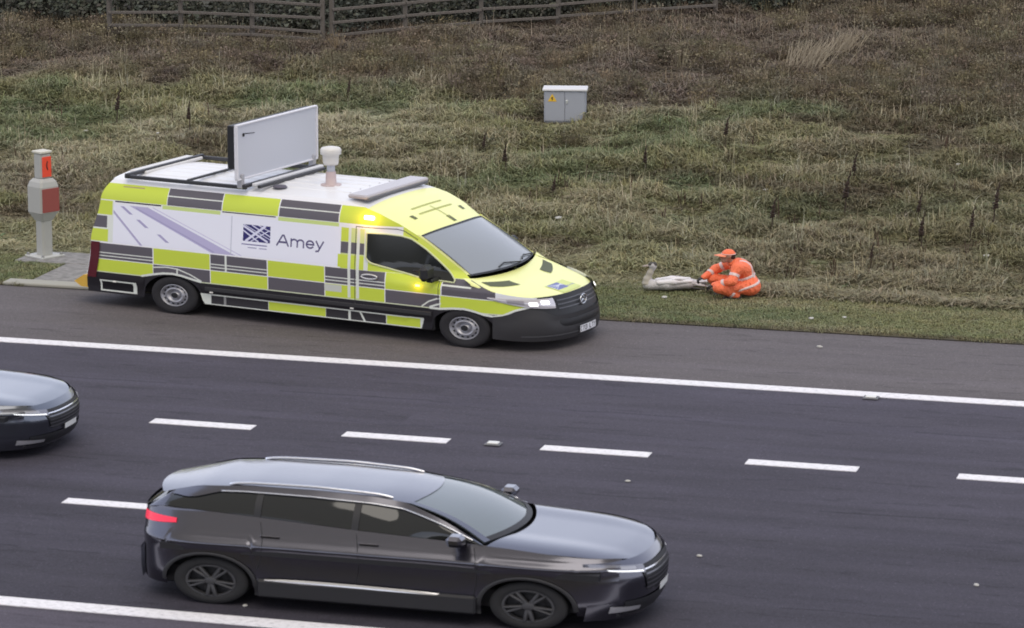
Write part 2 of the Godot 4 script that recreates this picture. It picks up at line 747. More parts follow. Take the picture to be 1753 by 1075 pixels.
func build_vegetation() -> void:
	var leaf := mat(1, 1, 1, 0.9)
	leaf.vertex_color_use_as_albedo = true
	leaf.metallic_specular = 0.2
	var short_spots := []
	var bank_spots := []
	var dry_spots := []
	var scrub_spots := []
	var weed_spots := []
	var hedge_spots := []
	var tan := Color(0.345, 0.315, 0.205)
	var straw := Color(0.48, 0.445, 0.33)
	var olive := Color(0.27, 0.265, 0.14)
	var green := Color(0.20, 0.23, 0.125)
	var umber := Color(0.175, 0.148, 0.10)
	var plum := Color(0.205, 0.165, 0.14)
	# mown verge
	for i in 36000:
		var z := rng.randf_range(-6.6, -3.36)
		var x := rng.randf_range(view_left(z), view_right(z))
		if covered(x, z):
			continue
		var n := noise_a.get_noise_2d(x * 0.9, z * 1.8)
		var c := green.lerp(olive, clampf(0.45 + n * 1.4, 0, 1)).lerp(tan, clampf(noise_b.get_noise_2d(x, z * 2.0) * 1.2 + smoothstep(-5.0, -6.4, z) * 0.45, 0, 0.75))
		if z > -3.5:
			if rng.randf() < 0.4:
				continue
			c = c.lerp(umber, 0.6)
		short_spots.append([spot(x, z, rng.randf_range(0.7, 1.2), rng.randf_range(0.6, 1.2)), shade(c, 0.25)])
	# rough grass on the bank
	for i in 135000:
		var z := rng.randf_range(-24.5, -5.4)
		var x := rng.randf_range(view_left(z), view_right(z))
		if covered(x, z):
			continue
		var n := noise_a.get_noise_2d(x, z * 1.6)
		var n2 := noise_b.get_noise_2d(x, z * 1.8)
		var mix := clampf(0.48 + n * 1.5 + n2 * 0.9, 0, 1)
		var c := umber.lerp(olive, smoothstep(0.05, 0.4, mix)).lerp(tan, smoothstep(0.45, 0.95, mix))
		# green patches half way up, brown heath near the top
		var gp := smoothstep(0.04, 0.32, noise_a.get_noise_2d(x * 1.3 + 50.0, z * 2.2)) * smoothstep(-6.0, -12.0, z) * (1.0 - smoothstep(-15.6, -17.2, z))
		c = c.lerp(green, gp * 0.95)
		var top := smoothstep(-15.0, -17.2, z + noise_a.get_noise_2d(x * 2.0, 7.0) * 2.0)
		c = c.lerp(plum, top * 0.88)
		c = c.lerp(umber, 0.45 * smoothstep(-12.0, -8.0, x + n2 * 3.0))
		var h := rng.randf_range(0.6, 1.15) * (0.35 + 1.1 * clampf(0.5 + n2 * 1.8, 0, 1)) * lerpf(0.5, 1.0, smoothstep(-5.4, -8.0, z))
		var pale := smoothstep(0.0, 0.35, noise_a.get_noise_2d(x * 0.7 + 120.0, z * 1.1)) * smoothstep(-7.0, -9.5, z) * (1.0 - smoothstep(-14.0, -15.5, z)) * (1.0 - smoothstep(-12.0, -9.5, x))
		c = c.lerp(Color(0.52, 0.48, 0.35), pale * 0.5)
		# paler soft grass at the foot of the bank left of the worker
		c = c.lerp(Color(0.38, 0.365, 0.22), 0.7 * smoothstep(-7.9, -6.6, z) * (1.0 - smoothstep(-10.9, -9.9, x)))
		bank_spots.append([spot(x, z, rng.randf_range(0.8, 1.3), h), shade(c, 0.22)])
		if rng.randf() < 0.06:
			dry_spots.append([spot(x, z, rng.randf_range(0.8, 1.3), h * 1.25), shade(straw.lerp(tan, rng.randf()).lerp(plum, top * 0.6), 0.3)])
	# bramble and heath below the fence and up the right side
	for i in 20000:
		var z := rng.randf_range(-23.5, -6.6)
		var x := rng.randf_range(view_left(z), view_right(z))
		var n := noise_a.get_noise_2d(x * 1.2 - 30.0, z * 1.7)
		var want := smoothstep(-15.3, -17.0, z) * 0.9 + smoothstep(-10.5, -7.5, x) * 0.3
		if i % 2 == 0 and z > -15.5:
			want += 0.2 + 0.25 * smoothstep(-15.0, -12.5, x) * smoothstep(0.0, 0.2, noise_b.get_noise_2d(x * 1.4, z * 2.0))
		if rng.randf() > want * smoothstep(-0.25, 0.2, n) + smoothstep(0.2, 0.42, n) * 0.35:
			continue
		if covered(x, z):
			continue
		scrub_spots.append([spot(x, z, rng.randf_range(0.7, 1.5) * (1.0 if z < -15.5 else 0.6), rng.randf_range(0.6, 1.2)), shade(plum.lerp(umber, rng.randf()).lerp(olive, rng.randf() * (0.35 if z < -15.5 else 0.8)) * (1.0 if z < -15.5 else 0.55), 0.3)])
	# low broad-leaved weeds in patches
	for i in 9000:
		var z := rng.randf_range(-16.5, -5.5)
		var x := rng.randf_range(view_left(z), view_right(z))
		var n := noise_a.get_noise_2d(x * 1.3 + 50.0, z * 2.2)
		if n < 0.16 or rng.randf() > 0.5 or covered(x, z):
			continue
		weed_spots.append([spot(x, z, rng.randf_range(0.4, 0.9), rng.randf_range(0.5, 0.9)), shade(green.lerp(Color(0.12, 0.17, 0.09), rng.randf()), 0.3)])
	# hedge behind the fence
	for i in 15000:
		var x := rng.randf_range(-36, -8.5)
		var zf := lerps([Vector2(-36, -19.4), Vector2(-20.3, -19.4), Vector2(-16, -21.4), Vector2(-8, -23.6)], x)
		var z := zf - rng.randf_range(0.2, 3.4)
		var p := spot(x, z, rng.randf_range(0.8, 1.6), 1.0)
		p.origin.y += rng.randf() * rng.randf() * 1.9 * smoothstep(0.0, 1.5, zf - z + 0.3)
		hedge_spots.append([p, shade(Color(0.125, 0.14, 0.11).lerp(Color(0.11, 0.102, 0.095), rng.randf() * 0.8).lerp(plum * 0.8, smoothstep(-12.5, -10.0, x) * 0.8), 0.4)])
	scatter("verge_grass", "short green and olive mown grass along the hard shoulder", blades(14, 0.055, 0.075, 0.006, 1.1, 1), leaf, short_spots)
	scatter("bank_grass", "rough brown and olive grass covering the bank", blades(16, 0.19, 0.11, 0.007, 1.45, 2), leaf, bank_spots)
	scatter("straw_grass", "pale dead straw stalks among the rough grass on the bank", blades(7, 0.27, 0.07, 0.005, 0.8, 3), leaf, dry_spots)
	scatter("undergrowth", "dark purple brown bramble scrub below the fence", leaves(64, Vector3(0.23, 0.13, 0.23), 0.02, 4, 30), leaf, scrub_spots, "scrub")
	scatter("weeds", "low green broad leaved weeds in patches on the bank", leaves(16, Vector3(0.16, 0.06, 0.16), 0.05, 5), leaf, weed_spots, "weeds")
	scatter("hedge", "dark green hedge behind the wooden fence", leaves(56, Vector3(0.27, 0.2, 0.27), 0.034, 6, 10), leaf, hedge_spots, "hedge")
	# tall dead dock stems with dark seed heads
	var stem_mat := mat(0.06, 0.042, 0.03, 0.9)
	var seed_mat := mat(0.045, 0.028, 0.02, 0.9)
	var docks := [
		[-9.07, -9.99, 1.25, "tall dead dock plant leaning highest on the bank, above and right of the worker"],
		[-9.97, -8.91, 1.0, "dark dead dock plant straight behind and just right of the worker's head"],
		[-7.63, -8.26, 1.1, "dead brown dock plant standing lowest on the bank well right of the worker"],
		[-13.64, -10.0, 0.8, "small dead dock plant on the bank just beyond the van's windscreen"],
		[-14.76, -11.29, 1.0, "dead dock plant on the bank beyond the van's yellow roof dome"],
		[-15.4, -12.2, 0.75, "short dead dock plant on the bank between the light bar and the cabinet"],
		[-12.56, -11.65, 0.9, "dead dock plant on the bank right below the grey cabinet"],
		[-22.12, -13.1, 1.15, "leaning dead dock plant on the bank above the telephone post and van's tail"],
		[-20.61, -12.61, 0.95, "dead dock plant on the bank left of the raised message board"],
		[-9.19, -11.39, 0.9, "dead dock plant standing just behind the tallest leaning one"],
		[-6.75, -9.47, 1.2, "rightmost tall dead dock plant near the edge of the picture"],
		[-7.0, -8.83, 0.95, "dead dock plant next to the rightmost tall one"],
		[-7.92, -9.73, 0.9, "dead dock plant between the tallest leaning one and the rightmost pair"],
		[-8.21, -7.39, 0.7, "short dead dock plant in the pale grass right of the worker"],
		[-18.68, -15.15, 0.8, "small dead dock plant high on the bank right of the message board"],
		[-11.61, -13.16, 0.95, "dead dock plant half way between the cabinet and the worker"]]
	var first: Node3D = null
	for e in docks:
		if first == null:
			first = thing("dock_plant", e[3], "plant", Vector3.ZERO, 0, "dead dock plants on the bank")
			var s := Shape.new()
			s.tube([Vector3.ZERO, Vector3(0.02, 0.25, 0), Vector3(0.03, 0.42, 0.02), Vector3(0.07, 0.58, 0.02)], [0.010, 0.009, 0.007, 0.003], 5)
			part(first, "stem", s, stem_mat)
			s = Shape.new()
			var r := RandomNumberGenerator.new()
			r.seed = 77
			var ax := []
			var ar := []
			for k in 30:
				var t := k / 29.0
				ax.append(Vector3(0.02 + 0.055 * t * t, 0.26 + 0.33 * t, 0.02) + Vector3(r.randfn(), 0, r.randfn()) * 0.006)
				ar.append((0.026 + 0.018 * r.randf()) * (1.12 - t))
			s.tube(ax, ar, 6)
			part(first, "seed_head", s, seed_mat)
			for k in 5:
				s = Shape.new()
				var b := Basis(Vector3.UP, k * 1.3)
				s.quad(Vector3.ZERO, b * Vector3(0.06, 0.05, -0.02), b * Vector3(0.14, 0.03, 0), b * Vector3(0.06, 0.05, 0.025))
				part(first, "leaf", s, mat(0.12, 0.1, 0.06, 0.9))
			first.transform = Transform3D(Basis.from_scale(Vector3.ONE * e[2]), on_hill(e[0], e[1]))
		else:
			copy(first, "dock_plant", e[3], on_hill(e[0], e[1]), rng.randf_range(-0.9, 0.9), e[2])
	# thin dead stalks everywhere on the bank
	var stalk_spots := []
	for i in 900:
		var z := rng.randf_range(-18.0, -6.4)
		var x := rng.randf_range(view_left(z), view_right(z))
		if covered(x, z) or noise_a.get_noise_2d(x * 0.8 + 9.0, z) + (0.15 if x > -13.0 else -0.1) < rng.randf_range(-0.2, 0.3):
			continue
		stalk_spots.append([spot(x, z, rng.randf_range(0.5, 1.2), rng.randf_range(0.6, 1.1)), shade(Color(0.085, 0.06, 0.045), 0.4)])
	scatter("dead_stalks", "thin dark dead stalks scattered through the grass of the bank", blades(5, 0.42, 0.05, 0.011, 0.45, 8), leaf, stalk_spots, "dead stalks")
	# two pale clumps of bleached tall grass near the top right
	var bleached := mat(0.42, 0.36, 0.27, 0.9)
	for e in [[-11.3, -18.3, 1.5, "large bleached tall grass clump leaning on the upper bank below fence end"], [-10.9, -19.6, 0.9, "small bleached grass clump just above the large leaning one"]]:
		var t := thing("grass_clump", e[3], "grass clump", on_hill(e[0], e[1]), 0, "bleached grass clumps")
		var s := Shape.new()
		var r := RandomNumberGenerator.new()
		r.seed = 5 + int(e[2] * 10)
		for k in 150:
			var o = Vector3(r.randfn() * 0.13, 0, r.randfn() * 0.1) * e[2]
			var tip: Vector3 = o + Vector3(r.randf_range(0.0, 0.38), r.randf_range(0.25, 0.52), r.randf_range(-0.1, 0.25)) * e[2]
			var sd := Vector3(0.0045, 0, 0.001)
			s.quad(o - sd, o + sd, o.lerp(tip, 0.6) + Vector3(0, 0.05, 0) + sd, o.lerp(tip, 0.6) + Vector3(0, 0.05, 0) - sd)
			s.tri(o.lerp(tip, 0.6) + Vector3(0, 0.05, 0) - sd, o.lerp(tip, 0.6) + Vector3(0, 0.05, 0) + sd, tip)
		part(t, "stalks", s, bleached)


# ---------------------------------------------------------------- wooden fence
func build_fence() -> void:
	var wood := mat(0.22, 0.195, 0.175, 0.9)
	wood.albedo_texture = nt_grey(0.6, 1.0)
	wood.uv1_triplanar = true
	wood.uv1_scale = Vector3(2, 9, 9)
	var post_wood := mat(0.13, 0.115, 0.1, 0.9)
	var runs := [
		["grey wooden post and rail fence, left run with four rails", [Vector2(-24.52, -18.72), Vector2(-23.11, -18.74), Vector2(-21.72, -18.77), Vector2(-20.36, -18.79)], [0.13, 0.27, 0.51, 0.76]],
		["grey wooden fence run climbing away right of the fence corner", [Vector2(-20.22, -18.9), Vector2(-19.0, -19.5), Vector2(-17.75, -20.2), Vector2(-16.45, -20.85), Vector2(-15.1, -21.3), Vector2(-13.7, -21.9)], [0.2, 0.43, 0.67]]]
	for run in runs:
		var pts: Array = run[1]
		var o := on_hill(pts[0].x, pts[0].y)
		var t := thing("post_and_rail_fence", run[0], "fence", o)
		for p in pts:
			var s := Shape.new()
			var g := on_hill(p.x, p.y) - o
			s.box(g + Vector3(0, 0.4, 0), Vector3(0.08, 0.94, 0.08), 0.012, Basis(Vector3.UP, rng.randf_range(-0.1, 0.1)))
			part(t, "post", s, post_wood)
		for i in pts.size() - 1:
			var a := on_hill(pts[i].x, pts[i].y) - o
			var b := on_hill(pts[i + 1].x, pts[i + 1].y) - o
			for h in run[2]:
				var s := Shape.new()
				var dir := b - a
				var ends := [rng.randf_range(-0.015, 0.015), rng.randf_range(-0.015, 0.015)]
				var d: Vector3 = dir + Vector3(0, ends[1] - ends[0], 0)
				var bx := d.normalized()
				var bz := bx.cross(Vector3.UP).normalized()
				s.box(a + dir * 0.5 + Vector3(0, h, 0) + bz * 0.075, Vector3(d.length() - 0.01, 0.052, 0.035), 0.006, Basis(bx, bz.cross(bx), bz))
				part(t, "rail", s, wood)


# ---------------------------------------------------------------- roadside things
func build_phone_post() -> void:
	var grey := mat(0.42, 0.42, 0.4, 0.55)
	var t := thing("emergency_telephone", "grey roadside emergency telephone post with orange sign on concrete slab", "telephone", Vector3(-20.09, 0.04, -5.29), deg_to_rad(-28))
	# local x = right hand face, z = face towards the road
	var s := Shape.new()
	s.box(Vector3(0, 0.012, 0), Vector3(0.42, 0.03, 0.42), 0.006)
	part(t, "base_plate", s, mat(0.5, 0.5, 0.48, 0.6))
	for k in 4:
		s = Shape.new()
		s.lathe([Vector2(0.022, 0.0), Vector2(0.022, 0.03), Vector2(0.0, 0.035)], 8, Transform3D(Basis(), Vector3(0.17 * (1 if k % 2 else -1), 0.027, 0.17 * (1 if k > 1 else -1))))
		part(t, "bolt", s, mat(0.3, 0.3, 0.3, 0.4, 0.8))
	s = Shape.new()
	s.box(Vector3(0, 0.34, 0), Vector3(0.19, 0.68, 0.19), 0.03)
	part(t, "lower_post", s, grey)
	s = Shape.new()      # flared housing
	var rings := [[0.54, 0.1], [0.66, 0.165], [0.67, 0.172], [1.04, 0.172], [1.05, 0.172], [1.12, 0.15], [1.17, 0.105]]
	for i in rings.size() - 1:
		var a: float = rings[i][1]
		var b: float = rings[i + 1][1]
		var y0: float = rings[i][0]
		var y1: float = rings[i + 1][0]
		for q in 8:
			var c0 := 0.82
			var p := [Vector2(1, -c0), Vector2(1, c0), Vector2(c0, 1), Vector2(-c0, 1), Vector2(-1, c0), Vector2(-1, -c0), Vector2(-c0, -1), Vector2(c0, -1)]
			var e: Vector2 = p[q]
			var g: Vector2 = p[(q + 1) % 8]
			s.quad(Vector3(e.x * a, y0, e.y * a), Vector3(g.x * a, y0, g.y * a), Vector3(g.x * b, y1, g.y * b), Vector3(e.x * b, y1, e.y * b))
	part(t, "housing", s, grey)
	s = Shape.new()
	s.box(Vector3(0.176, 0.855, 0.0), Vector3(0.014, 0.35, 0.31), 0.004)
	part(t, "phone_door", s, mat(0.3, 0.07, 0.06, 0.5), "dull red door of the telephone housing")
	s = Shape.new()
	s.box(Vector3(0, 1.345, 0), Vector3(0.19, 0.4, 0.19), 0.028)
	part(t, "upper_post", s, grey)
	s = Shape.new()
	s.box(Vector3(0, 1.555, 0), Vector3(0.215, 0.035, 0.215), 0.008)
	part(t, "cap", s, mat(0.62, 0.6, 0.52, 0.6))
	# orange sign with a handset mark on the right hand face
	s = Shape.new()
	s.box(Vector3(0.102, 1.34, 0.0), Vector3(0.014, 0.3, 0.165), 0.004)
	var sign := part(t, "sign_panel", s, mat(0.85, 0.075, 0.03, 0.5), "bright orange sign panel")
	s = Shape.new()
	var hand := PackedVector2Array()
	for k in 9:
		var a := lerpf(-1.0, 1.0, k / 8.0)
		hand.append(Vector2(0.035 - 0.05 * cos(a), 0.085 * sin(a)))
	for k in 9:
		var a := lerpf(1.0, -1.0, k / 8.0)
		hand.append(Vector2(0.035 - 0.028 * cos(a), 0.062 * sin(a)))
	s.prism(hand, 0.004, Transform3D(Basis(Vector3.UP, PI / 2), Vector3(0.111, 1.36, 0.0)))
	part(sign, "handset_symbol", s, mat(0.12, 0.02, 0.015, 0.6))


func build_cabinet() -> void:
	var t := thing("roadside_cabinet", "pale grey metal roadside cabinet with yellow warning sticker on the bank", "cabinet", on_hill(-14.68, -14.7) + Vector3(0, -0.10, 0), deg_to_rad(12))
	var grey := mat(0.36, 0.38, 0.43, 0.5)
	var s := Shape.new()
	s.box(Vector3(0, 0.04, 0), Vector3(0.66, 0.12, 0.34), 0.008)
	part(t, "plinth", s, mat(0.3, 0.3, 0.28, 0.9))
	s = Shape.new()
	s.box(Vector3(0, 0.345, 0), Vector3(0.7, 0.53, 0.36), 0.008)
	part(t, "body", s, grey)
	s = Shape.new()
	s.box(Vector3(0, 0.63, 0.01), Vector3(0.75, 0.04, 0.42), 0.01)
	part(t, "roof", s, mat(0.72, 0.72, 0.74, 0.5))
	for k in 2:
		s = Shape.new()
		s.box(Vector3(-0.1675 + 0.335 * k, 0.35, 0.186), Vector3(0.325, 0.49, 0.016), 0.004)
		var d := part(t, "door", s, grey)
		if k == 0:
			s = Shape.new()
			s.prism(PackedVector2Array([Vector2(-0.075, -0.055), Vector2(0.075, -0.055), Vector2(0, 0.075)]), 0.004, Transform3D(Basis(), Vector3(-0.21, 0.49, 0.1965)))
			part(d, "warning_sticker", s, mat(0.8, 0.5, 0.04, 0.5))
			s = Shape.new()
			s.prism(PackedVector2Array([Vector2(-0.012, 0.035), Vector2(0.014, 0.035), Vector2(0.002, 0.006), Vector2(0.016, 0.006), Vector2(-0.008, -0.035), Vector2(-0.001, -0.003), Vector2(-0.016, -0.003)]), 0.003, Transform3D(Basis(), Vector3(-0.21, 0.475, 0.2)))
			part(d, "bolt_symbol", s, mat(0.04, 0.03, 0.02, 0.5))
		else:
			s = Shape.new()
			s.box(Vector3(0.035, 0.43, 0.2), Vector3(0.035, 0.06, 0.02), 0.004)
			part(d, "handle", s, mat(0.7, 0.72, 0.72, 0.3, 0.6))


func build_litter() -> void:
	var white := mat(0.5, 0.49, 0.46, 0.7)
	var first: Node3D = null
	for e in [
		[-23.63, -17.28, 0.8, "white litter scrap on the bank below the fence's left run"],
		[-22.4, -12.43, 0.8, "pale litter scrap in the grass above the telephone post"],
		[-21.01, -12.18, 0.5, "tiny pale litter scrap just above the van's roof frame"],
		[-13.2, -8.71, 1.1, "largest white litter scrap on the bank just beyond the van's bonnet"],
		[-10.64, -4.83, 0.8, "long pale litter strip on the mown verge in front of the swan"],
		[-13.1, -10.25, 0.6, "pale litter scrap in rough grass up the bank from the largest scrap"],
		[-10.41, -10.61, 0.8, "white litter scrap in the grass up the bank behind the worker"],
		[-7.77, -12.76, 0.7, "white litter scrap high on the bank near the picture's right edge"],
		[-8.0, -4.18, 0.6, "small white litter scrap on the mown verge right of the worker"],
		[-8.42, -4.0, 0.7, "white litter scrap on the verge nearest the hard shoulder's edge"],
		[-6.63, -7.94, 0.9, "rightmost pale litter scrap at the foot of the bank"]]:
		var at := on_hill(e[0], e[1]) + Vector3(0, 0.05 if e[1] > -5.0 else 0.13, 0)
		if first == null:
			first = thing("litter_scrap", e[3], "litter", at, 0, "scraps of litter on the verge and bank")
			var s := Shape.new()
			s.prism(PackedVector2Array([Vector2(-0.05, -0.02), Vector2(0.01, -0.035), Vector2(0.055, -0.01), Vector2(0.04, 0.03), Vector2(-0.03, 0.025)]), 0.012, Transform3D(Basis(Vector3.RIGHT, -1.2), Vector3.ZERO))
			part(first, "paper", s, white)
		else:
			copy(first, "litter_scrap", e[3], at, rng.randf_range(-0.6, 0.6), e[2])
	# pale chippings lying on the tarmac
	first = null
	for e in [
		[-8.01, -2.45, 1.0, "pale stone chipping alone on the hard shoulder below the worker"],
		[-8.77, 4.87, 0.8, "pale stone chipping on the dark lane under the third white dash"],
		[-7.35, 7.58, 0.8, "pale stone chipping on the tarmac just ahead of the black car"],
		[-4.48, 7.86, 0.9, "pale stone chipping on the tarmac in the picture's lower right corner"],
		[-11.21, 10.48, 0.7, "pale stone chipping beside the black car's rear wheel near the bottom line"]]:
		var at := Vector3(e[0], 0.004, e[1])
		if first == null:
			first = thing("stone_chipping", e[3], "stone", at, 0, "chippings on the tarmac")
			var s := Shape.new()
			s.lathe([Vector2(0.03, 0), Vector2(0.036, 0.008), Vector2(0.026, 0.02), Vector2(0, 0.026)], 6, Transform3D(Basis.from_scale(Vector3(1.2, 1, 0.8)), Vector3.ZERO))
			part(first, "chipping", s, white)
		else:
			copy(first, "stone_chipping", e[3], at, rng.randf() * TAU, e[2])
	# road studs
	for e in [[-10.66, 3.67, "white reflective road stud in the gap between two lane dashes"], [-6.87, 0.21, "white reflective road stud set beside the solid edge line"]]:
		var t := thing("road_stud", e[2], "road stud", Vector3(e[0], 0.006, e[1]), 0, "road studs")
		var s := Shape.new()
		s.box(Vector3(0, 0.008, 0), Vector3(0.19, 0.016, 0.16), 0.006)
		part(t, "casting", s, mat(0.16, 0.16, 0.17, 0.6, 0.3))
		s = Shape.new()
		s.box(Vector3(0, 0.022, 0), Vector3(0.13, 0.018, 0.1), 0.006)
		part(t, "reflector", s, mat(0.75, 0.75, 0.72, 0.25))


# ---------------------------------------------------------------- vehicles
func superplan(th: float, x0: float, xf: float, half: float, n := 2.6) -> Vector2:
	# plan outline of a rounded nose: x along the vehicle, y = offset to the side
	return Vector2(x0 + (xf - x0) * pow(cos(th), 2.0 / n), signf(sin(th)) * half * pow(absf(sin(th)), 2.0 / n))


func wheel(t: Node3D, cx: float, zo: float, out: float, r: float, sq: float, rubber: Material, rim_mat: Material, dark: Material, alloy: bool) -> void:
	# zo: outer face of the tyre; out: +1 when that face looks to +z
	var xf := Transform3D(Basis(Vector3.RIGHT, PI / 2 * out), Vector3(0, 0, zo))
	var wd := 0.23
	var rr := r * (0.68 if alloy else 0.6)
	var s := Shape.new()
	s.lathe([Vector2(rr, -wd + 0.02), Vector2(r * 0.94, -wd), Vector2(r, -wd + 0.03), Vector2(r, -wd + 0.03), Vector2(r, -0.03), Vector2(r, -0.03), Vector2(r * 0.95, -0.004), Vector2(r * 0.8, 0.002), Vector2(rr * 1.03, -0.008), Vector2(rr, -0.02)], 40, xf)
	for q in s.v.size():
		s.v[q] = Vector3(s.v[q].x + cx, s.v[q].y * sq + r * sq, s.v[q].z)
	var w := part(t, "wheel", s, rubber)
	s = Shape.new()
	if alloy:
		s.lathe([Vector2(rr, -0.012), Vector2(rr * 0.9, -0.012), Vector2(rr * 0.9, -0.012), Vector2(rr * 0.88, -0.06)], 36, xf)
		for k in 5:
			for half in [-0.16, 0.16]:
				var a = TAU * k / 5 + 0.3 + half
				var b = TAU * k / 5 + 0.3 + half * 0.75
				s.tube([xf * Vector3(cos(b) * rr * 0.16, -0.03, sin(b) * rr * 0.16), xf * Vector3(cos(a) * rr * 0.93, -0.022, sin(a) * rr * 0.93)], [0.03, 0.024], 6)
		s.lathe([Vector2(rr * 0.26, -0.05), Vector2(rr * 0.26, -0.008), Vector2(rr * 0.2, 0.0), Vector2(0, 0.0)], 20, xf)
	else:
		s.lathe([Vector2(rr, -0.02), Vector2(rr * 0.96, -0.004), Vector2(rr * 0.9, -0.012), Vector2(rr * 0.84, -0.05), Vector2(rr * 0.74, -0.05), Vector2(rr * 0.66, -0.018), Vector2(rr * 0.5, -0.02), Vector2(rr * 0.42, -0.06), Vector2(rr * 0.3, -0.06), Vector2(rr * 0.28, -0.03), Vector2(0, -0.028)], 36, xf)
	for q in s.v.size():
		s.v[q] = Vector3(s.v[q].x + cx, s.v[q].y * sq + r * sq, s.v[q].z)
	part(w, "rim", s, rim_mat)
	s = Shape.new()
	if alloy:
		s.lathe([Vector2(rr * 0.9, -0.09), Vector2(0, -0.09)], 24, xf)
		s.lathe([Vector2(rr * 0.6, -0.075), Vector2(0, -0.075)], 24, xf)
	else:
		for k in 14:
			var a := TAU * k / 14
			s.lathe([Vector2(0.02, 0.004), Vector2(0, 0.006)], 8, xf * Transform3D(Basis(), Vector3(cos(a) * rr * 0.78, -0.047, sin(a) * rr * 0.78)))
		s.lathe([Vector2(rr * 0.24, 0.004), Vector2(0, 0.005)], 16, xf * Transform3D(Basis(), Vector3(0, -0.028, 0)))
	for q in s.v.size():
		s.v[q] = Vector3(s.v[q].x + cx, s.v[q].y * sq + r * sq, s.v[q].z)
	part(w, "brake_disc" if alloy else "vent_holes", s, dark)


# ---- the van: local x forward, y up, near side at z = 0, far side at z = -2.08, rear wheel at x = 0
const VM := -1.04
var van_top := [Vector2(-1.41, 1.76), Vector2(2.4, 1.76), Vector2(2.7, 1.745), Vector2(2.95, 1.705), Vector2(3.2, 1.635), Vector2(3.46, 1.525), Vector2(3.72, 1.38), Vector2(4.45, 0.95), Vector2(4.55, 0.89), Vector2(4.9, 0.78), Vector2(5.3, 0.715), Vector2(5.6, 0.68)]


func van_side(x: float, y: float) -> float:
	var c := 0.0
	if y < 0.33:
		c = 0.025
	if y > 0.9:
		c = 0.06 * (y - 0.9) / 0.6
	if y > 1.5:
		c += 0.10 * pow((y - 1.5) / 0.26, 2.0)
	c += 0.16 * smoothstep(3.0, 3.9, x) * smoothstep(0.75, 0.98, y)
	var s := 1.0
	if x > 4.6:
		var xf := lerpf(5.72, 5.62, clampf((y - 0.45) / 0.25, 0, 1))
		s = pow(maxf(0.0, 1.0 - pow((x - 4.6) / (xf - 4.6), 2.6)), 1.0 / 2.6)
	return VM + (-VM - c) * s


func van_bottom(x: float) -> float:
	for c in [0.0, 4.49]:
		var d: float = (x - c) / 0.47
		if absf(d) < 1.0:
			return maxf(0.19, 0.25 + (0.285 if c < 1.0 else 0.25) * sqrt(1.0 - d * d))
	if x > 4.9:
		return 0.42
	return 0.19


